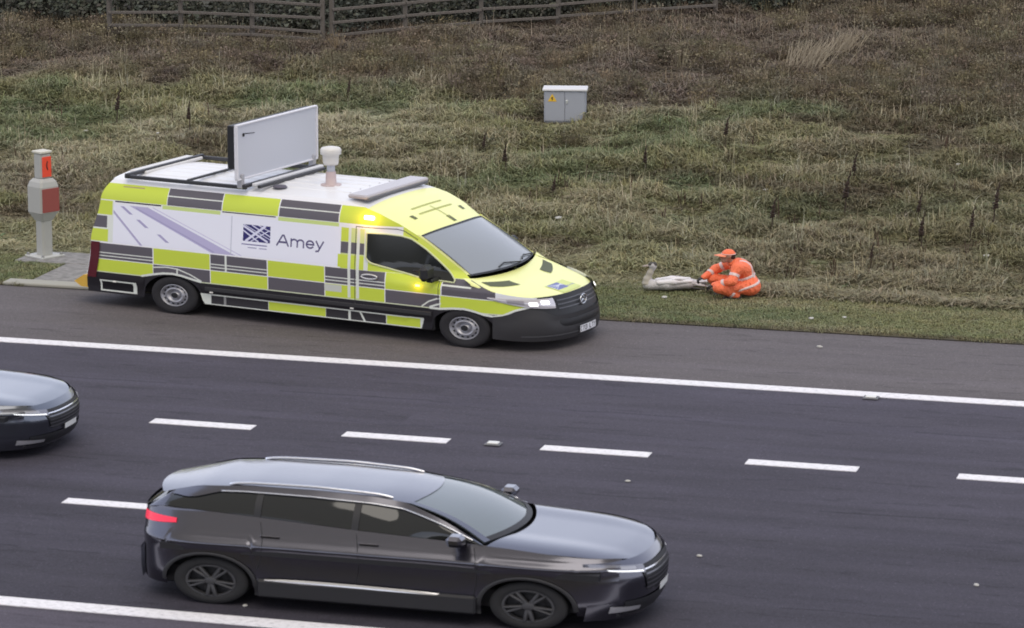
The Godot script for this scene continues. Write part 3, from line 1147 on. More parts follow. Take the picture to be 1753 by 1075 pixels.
func van_livery() -> Print:
	var white := Color8(238, 238, 242)
	var p := Print.new(2048, 560, 280.0, Vector2(-1.6, -0.1), white)
	var yel := Color8(205, 221, 78)
	var pale := Color8(205, 222, 140)
	var grey := Color8(98, 94, 101)
	var drk := Color8(40, 38, 43)
	var edge := Color8(226, 230, 222)
	var lav := Color8(238, 239, 250)
	# upper row
	for e in [[-1.3, -0.11, yel], [-0.10, 0.765, grey], [0.78, 1.655, yel], [1.67, 2.59, grey], [2.605, 3.52, yel]]:
		p.rect(Vector2(e[0], 1.487), Vector2(e[1], 1.703), e[2])
		if e[2] == grey:
			p.rect(Vector2(e[0], 1.60), Vector2(e[1], 1.613), edge)
	p.rect(Vector2(-0.95, 1.462), Vector2(-0.2, 1.478), drk)
	p.rect(Vector2(0.78, 1.465), Vector2(1.62, 1.48), drk)
	p.rect(Vector2(-0.18, 1.43), Vector2(0.75, 1.478), pale)
	p.rect(Vector2(1.66, 1.43), Vector2(2.6, 1.478), pale)
	p.rect(Vector2(-0.85, 1.665), Vector2(-0.5, 1.68), Color8(170, 150, 120))
	# picture panel with pale lilac stripes
	p.rect(Vector2(-1.0, 0.9), Vector2(2.64, 1.43), lav)
	p.poly([Vector2(-0.72, 1.43), Vector2(-0.42, 1.43), Vector2(1.02, 0.9), Vector2(0.64, 0.9)], Color8(188, 182, 216))
	p.line([Vector2(-0.60, 1.40), Vector2(0.66, 0.92)], 0.02, Color8(168, 162, 200))
	p.line([Vector2(-0.33, 1.43), Vector2(1.1, 0.91)], 0.012, Color8(206, 202, 228))
	p.line([Vector2(-0.98, 1.34), Vector2(-0.5, 0.9)], 0.03, Color8(176, 170, 204))
	for e in [[-0.76, 1.36], [-0.5, 1.2], [-0.16, 1.03]]:
		p.poly([Vector2(e[0] - 0.1, e[1] + 0.05), Vector2(e[0] - 0.04, e[1] + 0.05), Vector2(e[0] + 0.11, e[1] - 0.05), Vector2(e[0] + 0.05, e[1] - 0.05)], Color8(170, 164, 200))
	p.rect(Vector2(0.93, 0.9), Vector2(0.942, 1.43), Color8(196, 198, 212))
	# rear pillar squares
	p.rect(Vector2(-1.5, 0.9), Vector2(-0.97, 1.47), edge)
	p.rect(Vector2(-1.5, 1.28), Vector2(-0.99, 1.47), yel)
	p.rect(Vector2(-1.5, 1.1), Vector2(-1.07, 1.26), grey)
	p.rect(Vector2(-1.5, 0.91), Vector2(-1.05, 1.08), yel)
	# square emblem with white crossing streaks, two ruled lines and the lettering
	var navy := Color8(44, 40, 104)
	p.rect(Vector2(1.12, 1.115), Vector2(1.545, 1.335), navy)
	var st := Color8(222, 222, 242)
	p.line([Vector2(1.13, 1.31), Vector2(1.5, 1.13)], 0.028, st)
	p.line([Vector2(1.17, 1.12), Vector2(1.46, 1.33)], 0.034, st)
	p.line([Vector2(1.26, 1.33), Vector2(1.545, 1.2)], 0.016, st)
	p.line([Vector2(1.36, 1.335), Vector2(1.545, 1.27)], 0.013, st)
	p.line([Vector2(1.13, 1.25), Vector2(1.36, 1.12)], 0.02, st)
	p.line([Vector2(1.13, 1.335), Vector2(1.545, 1.16)], 0.011, st)
	p.line([Vector2(1.25, 1.12), Vector2(1.53, 1.28)], 0.014, st)
	p.rect(Vector2(1.1, 1.065), Vector2(1.5, 1.077), Color8(120, 116, 160))
	p.rect(Vector2(1.2, 1.025), Vector2(1.34, 1.035), Color8(135, 130, 170))
	p.rect(Vector2(1.38, 1.025), Vector2(1.5, 1.035), Color8(135, 130, 170))
	word_amey(p, Vector2(1.655, 1.105), 0.135, 0.022, Color8(88, 82, 120))
	# pillar between panel and cab
	p.rect(Vector2(2.64, 0.9), Vector2(3.0, 1.43), Color8(210, 222, 150))
	p.rect(Vector2(2.64, 1.25), Vector2(2.8, 1.42), yel)
	p.rect(Vector2(2.64, 1.09), Vector2(3.0, 1.24), grey)
	p.rect(Vector2(2.6, 0.89), Vector2(4.6, 1.07), yel)
	# pillars beside the window run yellow to the screen
	p.rect(Vector2(3.52, 0.89), Vector2(4.9, 1.5), Color8(216, 228, 96))
	p.rect(Vector2(2.995, 0.86), Vector2(3.06, 1.42), edge)
	# middle row
	for e in [[-1.2, -0.32, grey], [-0.305, 0.60, yel], [0.615, 1.505, grey], [1.52, 2.395, yel], [2.41, 3.315, grey], [3.33, 4.155, yel], [4.17, 4.95, grey]]:
		p.rect(Vector2(e[0], 0.672), Vector2(e[1], 0.885), e[2])
		if e[2] == grey and e[0] < 4.0:
			p.rect(Vector2(e[0], 0.748), Vector2(e[1], 0.762), edge)
			p.rect(Vector2(e[0], 0.703), Vector2(e[1], 0.717), edge)
	p.rect(Vector2(4.17, 0.79), Vector2(4.6, 0.81), edge)
	p.rect(Vector2(-1.2, 0.888), Vector2(2.64, 0.905), Color8(245, 245, 248))
	p.rect(Vector2(0.84, 0.672), Vector2(0.87, 0.885), edge)
	# lower row
	for e in [[-1.3, -0.32, yel], [-0.31, 0.60, grey], [0.615, 1.51, yel], [1.525, 2.395, grey], [2.41, 3.315, yel], [3.33, 4.14, grey], [4.15, 5.6, yel]]:
		p.rect(Vector2(e[0], 0.49), Vector2(e[1], 0.66), e[2])
	p.rect(Vector2(2.4, 0.56), Vector2(2.66, 0.655), Color8(205, 208, 200))
	# doubled door-edge stripes
	for x in [2.775, 2.905]:
		p.rect(Vector2(x - 0.022, 0.5), Vector2(x + 0.022, 1.43), edge)
	# dark rubbing band and sill
	p.rect(Vector2(-1.5, 0.33), Vector2(6.0, 0.478), drk)
	p.rect(Vector2(-1.5, 0.478), Vector2(6.0, 0.492), Color8(215, 222, 190))
	p.rect(Vector2(-1.5, -0.1), Vector2(6.0, 0.335), drk)
	# dark wheel surrounds under curved reflective trim
	var rin := [Vector2(-0.5, 0.485), Vector2(-0.31, 0.525), Vector2(-0.15, 0.552), Vector2(0.0, 0.56), Vector2(0.15, 0.545), Vector2(0.3, 0.515), Vector2(0.45, 0.49)]
	p.poly([Vector2(-0.5, 0.3)] + rin + [Vector2(0.45, 0.3)], drk)
	p.line(rin, 0.03, edge)
	p.line([Vector2(-0.31, 0.622), Vector2(-0.1, 0.643), Vector2(0.08, 0.632), Vector2(0.28, 0.575), Vector2(0.46, 0.5)], 0.018, edge)
	p.rect(Vector2(0.06, 0.56), Vector2(0.085, 0.635), edge)
	var fin := [Vector2(4.0, 0.487), Vector2(4.16, 0.487), Vector2(4.33, 0.508), Vector2(4.5, 0.518), Vector2(4.65, 0.5), Vector2(4.8, 0.468), Vector2(4.93, 0.457), Vector2(5.04, 0.47), Vector2(5.2, 0.545), Vector2(5.4, 0.6)]
	p.poly([Vector2(4.0, 0.3)] + fin + [Vector2(5.6, 0.6), Vector2(5.6, 0.3)], drk)
	p.line(fin, 0.028, edge)
	p.line([Vector2(3.88, 0.5), Vector2(3.98, 0.57), Vector2(4.1, 0.615), Vector2(4.15, 0.62)], 0.02, edge)
	p.line([Vector2(4.0, 0.5), Vector2(4.15, 0.555)], 0.026, edge)
	p.poly([Vector2(0.40, 0.335), Vector2(3.9, 0.335), Vector2(3.86, 0.185), Vector2(0.5, 0.185)], edge)
	p.rect(Vector2(0.6, 0.202), Vector2(1.505, 0.318), Color8(58, 56, 60))
	p.rect(Vector2(0.80, 0.202), Vector2(0.84, 0.318), Color8(150, 150, 150))
	p.rect(Vector2(1.515, 0.202), Vector2(2.395, 0.318), yel)
	p.rect(Vector2(2.405, 0.202), Vector2(3.32, 0.318), Color8(58, 56, 60))
	p.rect(Vector2(2.745, 0.2), Vector2(2.785, 0.32), edge)
	p.line([Vector2(2.93, 0.32), Vector2(3.0, 0.2)], 0.03, edge)
	p.rect(Vector2(3.335, 0.202), Vector2(3.84, 0.318), yel)
	# outlined corner of the rear bumper
	p.rect(Vector2(-1.2, 0.215), Vector2(-0.6, 0.375), edge)
	p.rect(Vector2(-1.17, 0.235), Vector2(-0.66, 0.355), Color8(30, 29, 34))
	return p


func word_amey(p: Print, at: Vector2, k: float, w: float, c: Color) -> void:
	var arcs := func(cx: float, cy: float, rx: float, ry: float, a0: float, a1: float) -> Array:
		var o := []
		for i in 13:
			var a := deg_to_rad(lerpf(a0, a1, i / 12.0))
			o.append(Vector2(cx + rx * cos(a), cy + ry * sin(a)))
		return o
	var strokes := []
	# widths follow the broad lettering on the panel
	strokes.append([Vector2(0, 0), Vector2(0.62, 1.0), Vector2(0.78, 1.0), Vector2(1.3, 0)])
	strokes.append([Vector2(0.25, 0.32), Vector2(1.1, 0.32)])
	strokes.append([Vector2(1.62, 0), Vector2(1.62, 0.72)])
	strokes.append(arcs.call(1.98, 0.42, 0.36, 0.28, 180, 0))
	strokes.append([Vector2(2.34, 0.42), Vector2(2.34, 0)])
	strokes.append(arcs.call(2.7, 0.42, 0.36, 0.28, 180, 0))
	strokes.append([Vector2(3.06, 0.42), Vector2(3.06, 0)])
	strokes.append([Vector2(3.4, 0.37), Vector2(4.2, 0.37)])
	strokes.append(arcs.call(3.8, 0.36, 0.42, 0.35, 0, 320))
	strokes.append([Vector2(4.5, 0.72), Vector2(4.9, 0.05)])
	strokes.append([Vector2(5.3, 0.72), Vector2(4.75, -0.22), Vector2(4.5, -0.24)])
	for s in strokes:
		var q := []
		for v in s:
			q.append(at + v * k)
		p.line(q, w, c)


func build_van() -> void:
	var t := thing("patrol_van", "long high-roof van in yellow and grey chequers parked askew on hard shoulder", "van", Vector3(-16.845, 0, -2.124), -deg_to_rad(12.3))
	var lv := van_livery()
	var livery := mat(1, 1, 1, 0.35)
	livery.albedo_texture = lv.texture()
	livery.texture_repeat = false
	livery.metallic_specular = 0.4
	var white := mat(0.8, 0.8, 0.82, 0.35)
	var yellow := mat(0.9, 0.92, 0.36, 0.32)
	yellow.metallic_specular = 0.6
	var black := mat(0.028, 0.027, 0.03, 0.55)
	var trim := mat(0.012, 0.012, 0.014, 0.5)
	var glass := mat(0.012, 0.014, 0.014, 0.05)
	glass.metallic_specular = 0.55
	var rubber := mat(0.022, 0.021, 0.024, 0.85)
	var steel := mat(0.4, 0.4, 0.43, 0.4, 0.6)
	var chrome := mat(0.75, 0.76, 0.78, 0.15, 1.0)
	var s := Shape.new()
	# painted sides
	var side := func(u: float, w: float) -> Vector3:
		var x0 := lerpf(-1.41, 5.42, u)
		var yb := van_bottom(x0)
		var yt := lerps(van_top, x0)
		var y := lerpf(yb, yt, 1.0 - pow(1.0 - w, 1.15))
		var back := 0.08 * smoothstep(0.3, 0.9, y) + 0.14 * smoothstep(0.9, 1.5, y) + 0.15 * pow(clampf((y - 1.45) / 0.31, 0, 1), 2.0)
		var x := x0 + back * clampf(1.0 - (x0 + 1.41) / 0.7, 0, 1)
		return Vector3(x, y, van_side(x, y))
	var uvf := func(p: Vector3) -> Vector2: return lv.place(p)
	s.grid(170, 30, side, uvf)
	part(t, "body_side", s, livery)
	part(t, "body_side", s.mirrored(VM), livery)
	# rear doors
	s = Shape.new()
	var rear := func(u: float, w: float) -> Vector3:
		var a: Vector3 = side.call(0.0, w)
		var k := 2.0 * u - 1.0
		return Vector3(a.x - 0.03 * (1.0 - k * k), a.y, VM + (a.z - VM) * k)
	s.grid(12, 16, rear)
	part(t, "rear_door", s, yellow)
	# roof, white, then the yellow dome above the screen
	var roof := func(x: float, k: float) -> Vector3:
		var y := lerps(van_top, x)
		var zn := van_side(x, y)
		var a := absf(k)
		return Vector3(x + 0.10 * (1.0 - k * k) * smoothstep(3.2, 3.72, x), y + 0.055 * (1.0 - pow(a, 2.6)), VM + (zn - VM) * k)
	s = Shape.new()
	s.grid(46, 24, func(u, w): return roof.call(lerpf(-1.06, 3.0, u), 1.0 - 2.0 * w))
	part(t, "roof", s, white)
	s = Shape.new()
	s.grid(20, 24, func(u, w): return roof.call(lerpf(3.0, 3.73, u), 1.0 - 2.0 * w))
	part(t, "roof_dome", s, yellow, "yellow dome of the roof above the windscreen")
	# roof ribs
	for k in 5:
		s = Shape.new()
		var kk := -0.6 + 0.3 * k
		s.grid(20, 4, func(u, w): return roof.call(lerpf(-0.6, 2.5, u), kk + (w - 0.5) * 0.05) + Vector3(0, 0.010 * sin(PI * w), 0))
		part(t, "roof_rib", s, white)
	# windscreen
	var screen := func(u: float, w: float) -> Vector3:
		var k := (1.0 - 2.0 * u) * 0.975
		var c := 1.0 - k * k
		var a := Vector3(3.735 + 0.10 * c, 1.375 + 0.052 * (1.0 - pow(absf(k), 2.6)), VM + 0.85 * k)
		var b := Vector3(4.50 + 0.20 * c, 0.925, VM + 0.90 * k)
		var p := a.lerp(b, w)
		return p + Vector3(0.035, 0.03, 0) * sin(PI * w) * (0.35 + 0.65 * c)
	s = Shape.new()
	s.grid(24, 14, screen)
	var shield := mat(0.25, 0.27, 0.29, 0.12)
	shield.metallic_specular = 0.6
	var ws := part(t, "windscreen", s, shield)
	s = Shape.new()
	for e in [[0.0, 1.0, true], [0.0, 1.0, false]]:
		var top: bool = e[2]
		s.grid(24, 1, func(u, w): return screen.call(u, (0.0 + 0.028 * w) if top else (0.97 + 0.03 * w)) + Vector3(0.004, 0.005, 0))
	s.grid(2, 14, func(u, w): return screen.call(0.014 * u, w) + Vector3(0.004, 0.003, 0.003))
	s.grid(2, 14, func(u, w): return screen.call(1.0 - 0.014 * u, w) + Vector3(0.004, 0.003, -0.003))
	part(ws, "seal", s, trim)
	s = Shape.new()
	for e in [[0.30, 0.60], [0.66, 0.93]]:
		s.tube([screen.call(e[1], 0.97) + Vector3(0.02, 0.012, 0), screen.call(lerpf(e[0], e[1], 0.3), 0.90) + Vector3(0.02, 0.014, 0), screen.call(e[0], 0.945) + Vector3(0.02, 0.012, 0)], 0.009, 6)
	part(ws, "wiper", s, trim)
	# screen pillars, joining the sides to the glass
	for m in [1.0, -1.0]:
		s = Shape.new()
		var pil := func(u: float, w: float) -> Vector3:
			var x := lerpf(3.70, 4.47, w)
			var y := lerps(van_top, x)
			var o := Vector3(x, y, van_side(x, y))
			var i: Vector3 = screen.call(0.0, w)
			var p := o.lerp(i, u) + Vector3(0.015, 0.015, 0.0) * sin(PI * u)
			return p if m > 0 else Vector3(p.x, p.y, 2.0 * VM - p.z)
		s.grid(4, 14, pil)
		part(t, "screen_pillar", s, yellow)
	# bonnet
	var bonnet := func(r: float, k: float) -> Vector3:
		var a := absf(k)
		var xb := 4.48 + 0.20 * (1.0 - k * k)
		var xf := 4.6 + 1.02 * pow(maxf(0.0, 1.0 - pow(a, 2.6)), 1.0 / 2.6)
		var x := lerpf(xb, maxf(xf, xb + 0.02), r)
		var y := lerps(van_top, x) - 0.012 + (0.05 * (1.0 - k * k) * (1.0 - r * r * 0.5)) * (0.6 + 0.4 * r) - 0.03 * pow(r, 6.0)
		return Vector3(x, y, VM + k * (-VM - 0.012))
	s = Shape.new()
	s.grid(22, 30, func(u, w): return bonnet.call(u, 1.0 - 2.0 * w))
	var bon := part(t, "bonnet", s, yellow)
	for m in [1.0, -1.0]:       # dark vents by the screen
		s = Shape.new()
		s.grid(4, 8, func(u, w): return bonnet.call(lerpf(0.16, 0.34, u) + 0.05 * w, m * lerpf(0.84, 0.42, w)) + Vector3(0, 0.006, 0))
		part(bon, "vent", s, mat(0.09, 0.105, 0.045, 0.6))
	# printed emblem on the bonnet
	var emb := Print.new(256, 160, 256.0, Vector2.ZERO, Color8(212, 222, 120))
	emb.rect(Vector2(0.05, 0.2), Vector2(0.6, 0.6), Color8(86, 96, 160))
	for k in 5:
		emb.line([Vector2(0.05, 0.25 + 0.09 * k), Vector2(0.6, 0.5 - 0.03 * k)], 0.018, Color8(216, 220, 226))
	word_amey(emb, Vector2(0.62, 0.22), 0.07, 0.016, Color8(110, 112, 160))
	var embm := mat(1, 1, 1, 0.35)
	embm.albedo_texture = emb.texture()
	s = Shape.new()
	s.grid(6, 6, func(u, w): return bonnet.call(lerpf(0.92, 0.62, u), lerpf(0.22, -0.28, w)) + Vector3(0, 0.005, 0))
	for q in s.uv.size():
		s.uv[q] = Vector2(s.uv[q].y, 1.0 - s.uv[q].x)
	part(bon, "emblem", s, embm)
	# dark print and small marks on the dome
	s = Shape.new()
	s.grid(3, 3, func(u, w): return roof.call(lerpf(3.43, 3.50, u), lerpf(0.68, 0.60, w)) + Vector3(0, 0.005, 0))
	s.grid(3, 3, func(u, w): return roof.call(lerpf(3.5, 3.57, u), lerpf(-0.62, -0.72, w)) + Vector3(0, 0.005, 0))
	s.grid(3, 3, func(u, w): return roof.call(lerpf(3.59, 3.7, u), lerpf(0.02, -0.07, w)) + Vector3(0, 0.005, 0))
	part(t, "dome_marking", s, mat(0.12, 0.13, 0.03, 0.5))
	s = Shape.new()
	s.grid(2, 10, func(u, w): return roof.call(lerpf(3.33, 3.352, u), lerpf(0.42, -0.45, w)) + Vector3(0, 0.005, 0))
	s.grid(2, 10, func(u, w): return roof.call(lerpf(3.44, 3.462, u), lerpf(0.45, -0.52, w)) + Vector3(0, 0.005, 0))
	s.grid(6, 2, func(u, w): return roof.call(lerpf(3.38, 3.62, u), lerpf(-0.01, -0.03, w)) + Vector3(0, 0.007, 0))
	part(t, "dome_lettering", s, mat(0.45, 0.47, 0.12, 0.5))
	# front: dark upper panel with slats, bumper, lamps
	var nose := func(th: float, y: float, proud: float) -> Vector3:
		var q := superplan(th, 4.6, lerpf(5.735, 5.63, clampf((y - 0.45) / 0.25, 0, 1)) + proud, -VM + proud * 0.6)
		return Vector3(q.x, y, VM + q.y)
	s = Shape.new()
	s.grid(24, 6, func(u, w): return nose.call(lerpf(-0.9, 0.9, u), lerpf(0.44, 0.705, w), -0.012))
	var gr := part(t, "grille", s, trim)
	for k in 3:
		s = Shape.new()
		var yy := 0.535 + 0.05 * k
		s.grid(16, 2, func(u, w): return nose.call(lerpf(-0.42, 0.42, u), yy + 0.014 * w, 0.004))
		part(gr, "slat", s, mat(0.10, 0.10, 0.11, 0.35, 0.4))
	s = Shape.new()
	var rp := []
	for k in 21:
		var a := TAU * k / 20
		rp.append(nose.call(0.0, 0.585, 0.03) + Vector3(0, sin(a) * 0.062, cos(a) * 0.088))
	s.tube(rp, 0.009, 6, false)
	for k in 3:
		var a := PI / 2 + TAU * k / 3
		s.tube([nose.call(0.0, 0.585, 0.03), nose.call(0.0, 0.585, 0.03) + Vector3(0, sin(a) * 0.06, cos(a) * 0.085)], [0.013, 0.004], 6)
	part(gr, "badge", s, chrome)
	s = Shape.new()
	var bump := func(u: float, w: float) -> Vector3:
		var th := lerpf(-1.38, 1.38, u)
		var ca := absf(th) / 1.38
		var y := lerpf(0.135 + 0.03 * pow(ca, 4.0), lerps([Vector2(0, 0.45), Vector2(0.4, 0.46), Vector2(0.52, 0.545), Vector2(0.66, 0.56), Vector2(0.85, 0.50), Vector2(0.93, 0.465), Vector2(1, 0.452)], ca), w)
		var bulge := (0.004 + 0.024 * sin(PI * clampf(w / 0.8, 0, 1))) * (1.0 - pow(ca, 8.0)) + 0.002
		return nose.call(th, y, bulge)
	s.grid(48, 12, bump)
	var bp := part(t, "front_bumper", s, black)
	s = Shape.new()
	s.grid(20, 3, func(u, w): return nose.call(lerpf(-0.5, 0.5, u), lerpf(0.285, 0.40, w), 0.035 - 0.03 * pow(absf(2.0 * u - 1.0), 6.0) - 0.012 * pow(absf(2.0 * w - 1.0), 6.0)))
	part(bp, "air_intake", s, trim)
	s = Shape.new()
	s.grid(30, 2, func(u, w): return nose.call(lerpf(-1.1, 1.1, u), lerpf(0.2, 0.215, w), 0.031 - 0.02 * pow(absf(2.0 * u - 1.0), 8.0)))
	part(bp, "lip", s, mat(0.06, 0.06, 0.065, 0.5))
	# number plate, worn print that cannot be read from here
	var np_ := Print.new(256, 64, 460.0, Vector2.ZERO, Color8(226, 226, 230))
	var strokes := [[0.03, 0.03, 0.03, 0.11], [0.03, 0.11, 0.075, 0.11], [0.03, 0.03, 0.075, 0.03], [0.11, 0.11, 0.16, 0.11], [0.16, 0.11, 0.13, 0.03], [0.19, 0.03, 0.19, 0.11], [0.19, 0.11, 0.235, 0.11], [0.235, 0.11, 0.235, 0.03], [0.19, 0.03, 0.235, 0.03], [0.31, 0.11, 0.31, 0.03], [0.31, 0.03, 0.35, 0.03], [0.385, 0.11, 0.43, 0.11], [0.405, 0.11, 0.405, 0.03], [0.46, 0.11, 0.485, 0.07], [0.51, 0.11, 0.485, 0.07], [0.485, 0.07, 0.485, 0.03]]
	for e in strokes:
		np_.line([Vector2(e[0], e[1]), Vector2(e[2], e[3])], 0.016, Color8(60, 58, 66))
	var npm := mat(1, 1, 1, 0.4)
	npm.albedo_texture = np_.texture()
	s = Shape.new()
	s.grid(8, 2, func(u, w): return nose.call(lerpf(0.13, -0.13, u), lerpf(0.275, 0.185, w), 0.052))
	part(bp, "number_plate", s, npm)
	# headlamps
	var lens := mat(0.62, 0.6, 0.64, 0.12, 0.35)
	var drl := glow(1.0, 0.98, 0.95, 1.6)
	for m in [1.0, -1.0]:
		var lamp := func(u: float, w: float) -> Vector3:
			var th: float = lerpf(0.48, 1.42, u)
			var yt := lerpf(0.685, 0.705, u)
			var yb := lerpf(0.555, 0.57, minf(1.0, u * 2.0)) + 0.115 * pow(u, 2.2)
			return nose.call(th * m, lerpf(yb, yt, w), 0.014 + 0.012 * sin(PI * w))
		s = Shape.new()
		s.grid(20, 6, lamp)
		var hl := part(t, "headlight", s, lens if m > 0 else mat(0.10, 0.10, 0.11, 0.1, 0.2))
		for e in [[0.1, 0.62], [0.3, 0.42]]:
			s = Shape.new()
			s.grid(4, 4, func(u, w): return lamp.call(e[0] + 0.13 * u, e[1] - 0.18 + 0.36 * w) + Vector3(0.006, 0.002, 0.004 * m))
			part(hl, "lamp_reflector", s, drl)
		s = Shape.new()
		s.grid(6, 3, func(u, w): return lamp.call(0.5 + 0.25 * u, 0.3 + 0.5 * w) + Vector3(0.004, 0.001, 0.004 * m))
		part(hl, "lamp_housing", s, mat(0.32, 0.3, 0.33, 0.3, 0.3))
	# cab side windows, door lines, handles, mirrors, lamps
	for m in [1.0, -1.0]:
		var flip := func(p: Vector3) -> Vector3: return p if m > 0 else Vector3(p.x, p.y, 2.0 * VM - p.z)
		var top := [Vector2(3.03, 1.385), Vector2(3.3, 1.385), Vector2(3.5, 1.37), Vector2(3.64, 1.335), Vector2(3.85, 1.215), Vector2(4.05, 1.08), Vector2(4.33, 0.87)]
		var bot := [Vector2(3.03, 1.06), Vector2(3.055, 1.02), Vector2(3.12, 0.99), Vector2(3.45, 0.92), Vector2(3.82, 0.855), Vector2(4.33, 0.84)]
		var win := func(u: float, w: float) -> Vector3:
			var x := lerpf(3.03, 4.33, u)
			var y := lerpf(lerps(bot, x), lerps(top, x), w)
			return flip.call(Vector3(x, y, van_side(x, y) + 0.007))
		s = Shape.new()
		s.grid(30, 10, win)
		var wn := part(t, "cab_window", s, glass)
		s = Shape.new()
		var loop := []
		for k in 31:
			loop.append(win.call(k / 30.0, 1.0))
		for k in 31:
			loop.append(win.call(1.0 - k / 30.0, 0.0))
		loop.append(loop[0])
		s.tube(loop, 0.012, 6, false)
		part(wn, "window_frame", s, mat(0.66, 0.7, 0.42, 0.4))
		s = Shape.new()
		for e in [[2.865, 0.34, 1.46], [4.12, 0.55, 0.84]]:
			var pts := []
			for k in 12:
				var y := lerpf(e[1], e[2], k / 11.0)
				pts.append(flip.call(Vector3(e[0], y, van_side(e[0], y) + 0.0005)))
			s.tube(pts, 0.005, 4)
		var pts2 := []
		for k in 10:
			var x := lerpf(2.865, 3.72, k / 9.0)
			var y := minf(1.455, lerps(van_top, x) - 0.05)
			pts2.append(flip.call(Vector3(x, y, van_side(x, y) + 0.0005)))
		s.tube(pts2, 0.005, 4)
		part(t, "door_gap", s, mat(0.05, 0.05, 0.055, 0.7))
		s = Shape.new()
		var hp := []
		for k in 17:
			var a := TAU * k / 16
			hp.append(flip.call(Vector3(3.09 + 0.12 * cos(a), 0.812 + 0.03 * sin(a), van_side(3.09, 0.81) + 0.012)))
		s.tube(hp, 0.011, 6, false)
		part(t, "door_handle", s, mat(0.7, 0.7, 0.72, 0.3, 0.3))
		s = Shape.new()
		s.box(flip.call(Vector3(4.02, 0.97, 0.13)), Vector3(0.13, 0.2, 0.25), 0.045)
		s.box(flip.call(Vector3(4.06, 0.87, 0.02)), Vector3(0.1, 0.05, 0.24), 0.015)
		s.tube([flip.call(Vector3(4.06, 0.99, 0.1)), flip.call(Vector3(3.82, 0.985, 0.14))], 0.012, 6)
		part(t, "door_mirror", s, trim)
		s = Shape.new()
		s.box(flip.call(Vector3(3.82, 0.765, 0.012)), Vector3(0.07, 0.03, 0.02), 0.007)
		part(t, "side_light", s, glow(1.0, 0.62, 0.1, 3.0))
		s = Shape.new()
		s.box(flip.call(Vector3(3.06, 1.585, van_side(3.06, 1.58) + 0.016)), Vector3(0.15, 0.05, 0.03), 0.01)
		part(t, "strobe_light", s, glow(1.0, 0.82, 0.4, 6.0))
		for x in [-0.95, 0.62, 2.82]:
			s = Shape.new()
			s.box(flip.call(Vector3(x, 0.362, 0.006)), Vector3(0.055, 0.022, 0.02), 0.006)
			part(t, "marker_light", s, mat(0.85, 0.83, 0.78, 0.3))
		# rear lamp round the corner
		s = Shape.new()
		s.grid(4, 8, func(u, w): 
			var y := lerpf(0.40, 0.90, w)
			var a: Vector3 = side.call(0.0, (y - 0.19) / 1.57)
			var x := lerpf(a.x + 0.005, a.x + 0.15, u)
			return flip.call(Vector3(x, y, van_side(x, y) + 0.012)))
		part(t, "rear_light", s, mat(0.10, 0.012, 0.02, 0.2))
		# raised square-edged rubbing strips
		s = Shape.new()
		s.box(flip.call(Vector3(2.27, 0.405, 0.008)), Vector3(3.5, 0.055, 0.018), 0.006)
		part(t, "side_moulding", s, black)
		if m > 0:
			for e in [[Vector3(3.06, 1.585, 0.06), 0.03], [Vector3(3.82, 0.765, 0.07), 0.005]]:
				var l := OmniLight3D.new()
				l.name = free_name(t, "lamp")
				l.light_color = Color(1.0, 0.75, 0.3)
				l.light_energy = e[1]
				l.light_size = 0.03
				l.omni_range = 20.0
				l.omni_attenuation = 2.0
				l.shadow_enabled = true
				l.position = e[0]
				t.add_child(l, true)
	# floor of the van and wheel housings
	s = Shape.new()
	s.box(Vector3(1.95, 0.30, VM), Vector3(6.3, 0.22, 1.45), 0.02)
	s.box(Vector3(2.24, 0.27, VM), Vector3(3.6, 0.2, 2.0), 0.02)
	s.box(Vector3(-1.0, 0.33, VM), Vector3(0.72, 0.2, 2.0), 0.02)
	s.box(Vector3(1.8, 0.58, VM), Vector3(6.0, 0.06, 1.98), 0.0)
	part(t, "underbody", s, trim)
	s = Shape.new()
	s.box(Vector3(-1.4, 0.3, VM), Vector3(0.12, 0.17, 2.0), 0.03)
	s.box(Vector3(-1.36, 0.36, VM), Vector3(0.12, 0.1, 2.04), 0.03)
	part(t, "rear_bumper", s, black)
	s = Shape.new()
	s.prism(PackedVector2Array([Vector2(-1.66, 0.3), Vector2(-1.55, 0.235), Vector2(-1.42, 0.23), Vector2(-1.42, 0.40), Vector2(-1.5, 0.40)]), 0.5, Transform3D(Basis(), Vector3(0, 0.0, -0.3)))
	part(t, "rear_step", s, mat(0.7, 0.42, 0.06, 0.5), "yellow step behind the rear bumper")
	s = Shape.new()
	s.lathe([Vector2(0.03, 0), Vector2(0.035, 0.06), Vector2(0, 0.08)], 10, Transform3D(Basis(), Vector3(-1.45, 0.39, -0.12)))
	part(t, "work_lamp", s, mat(0.75, 0.76, 0.8, 0.3))
	for m in [1.0, -1.0]:
		for cx in [0.0, 4.49]:
			wheel(t, cx, -0.012 if m > 0 else 2.0 * VM + 0.012, m, 0.375, 0.685, rubber, steel, trim, false)
	# roof gear: message board, its frame, a rear panel, dome beacon, light bar
	var frame := mat(0.035, 0.035, 0.04, 0.5)
	s = Shape.new()
	s.box(Vector3(1.04, 2.295, VM + 0.01), Vector3(0.03, 0.72, 2.03), 0.006)
	var boardm := mat(0.58, 0.595, 0.65, 0.45)
	var board := part(t, "message_board", s, boardm, "grey back of the raised message board on the van roof")
	s = Shape.new()
	for e in [[Vector3(1.05, 2.66, VM + 0.01), Vector3(0.05, 0.022, 2.06)], [Vector3(1.05, 1.93, VM + 0.01), Vector3(0.05, 0.022, 2.06)], [Vector3(1.05, 2.295, -0.005), Vector3(0.05, 0.71, 0.03)], [Vector3(1.05, 2.295, -2.055), Vector3(0.05, 0.71, 0.03)]]:
		s.box(e[0], e[1], 0.005)
	part(board, "edging", s, mat(0.75, 0.74, 0.78, 0.4))
	s = Shape.new()
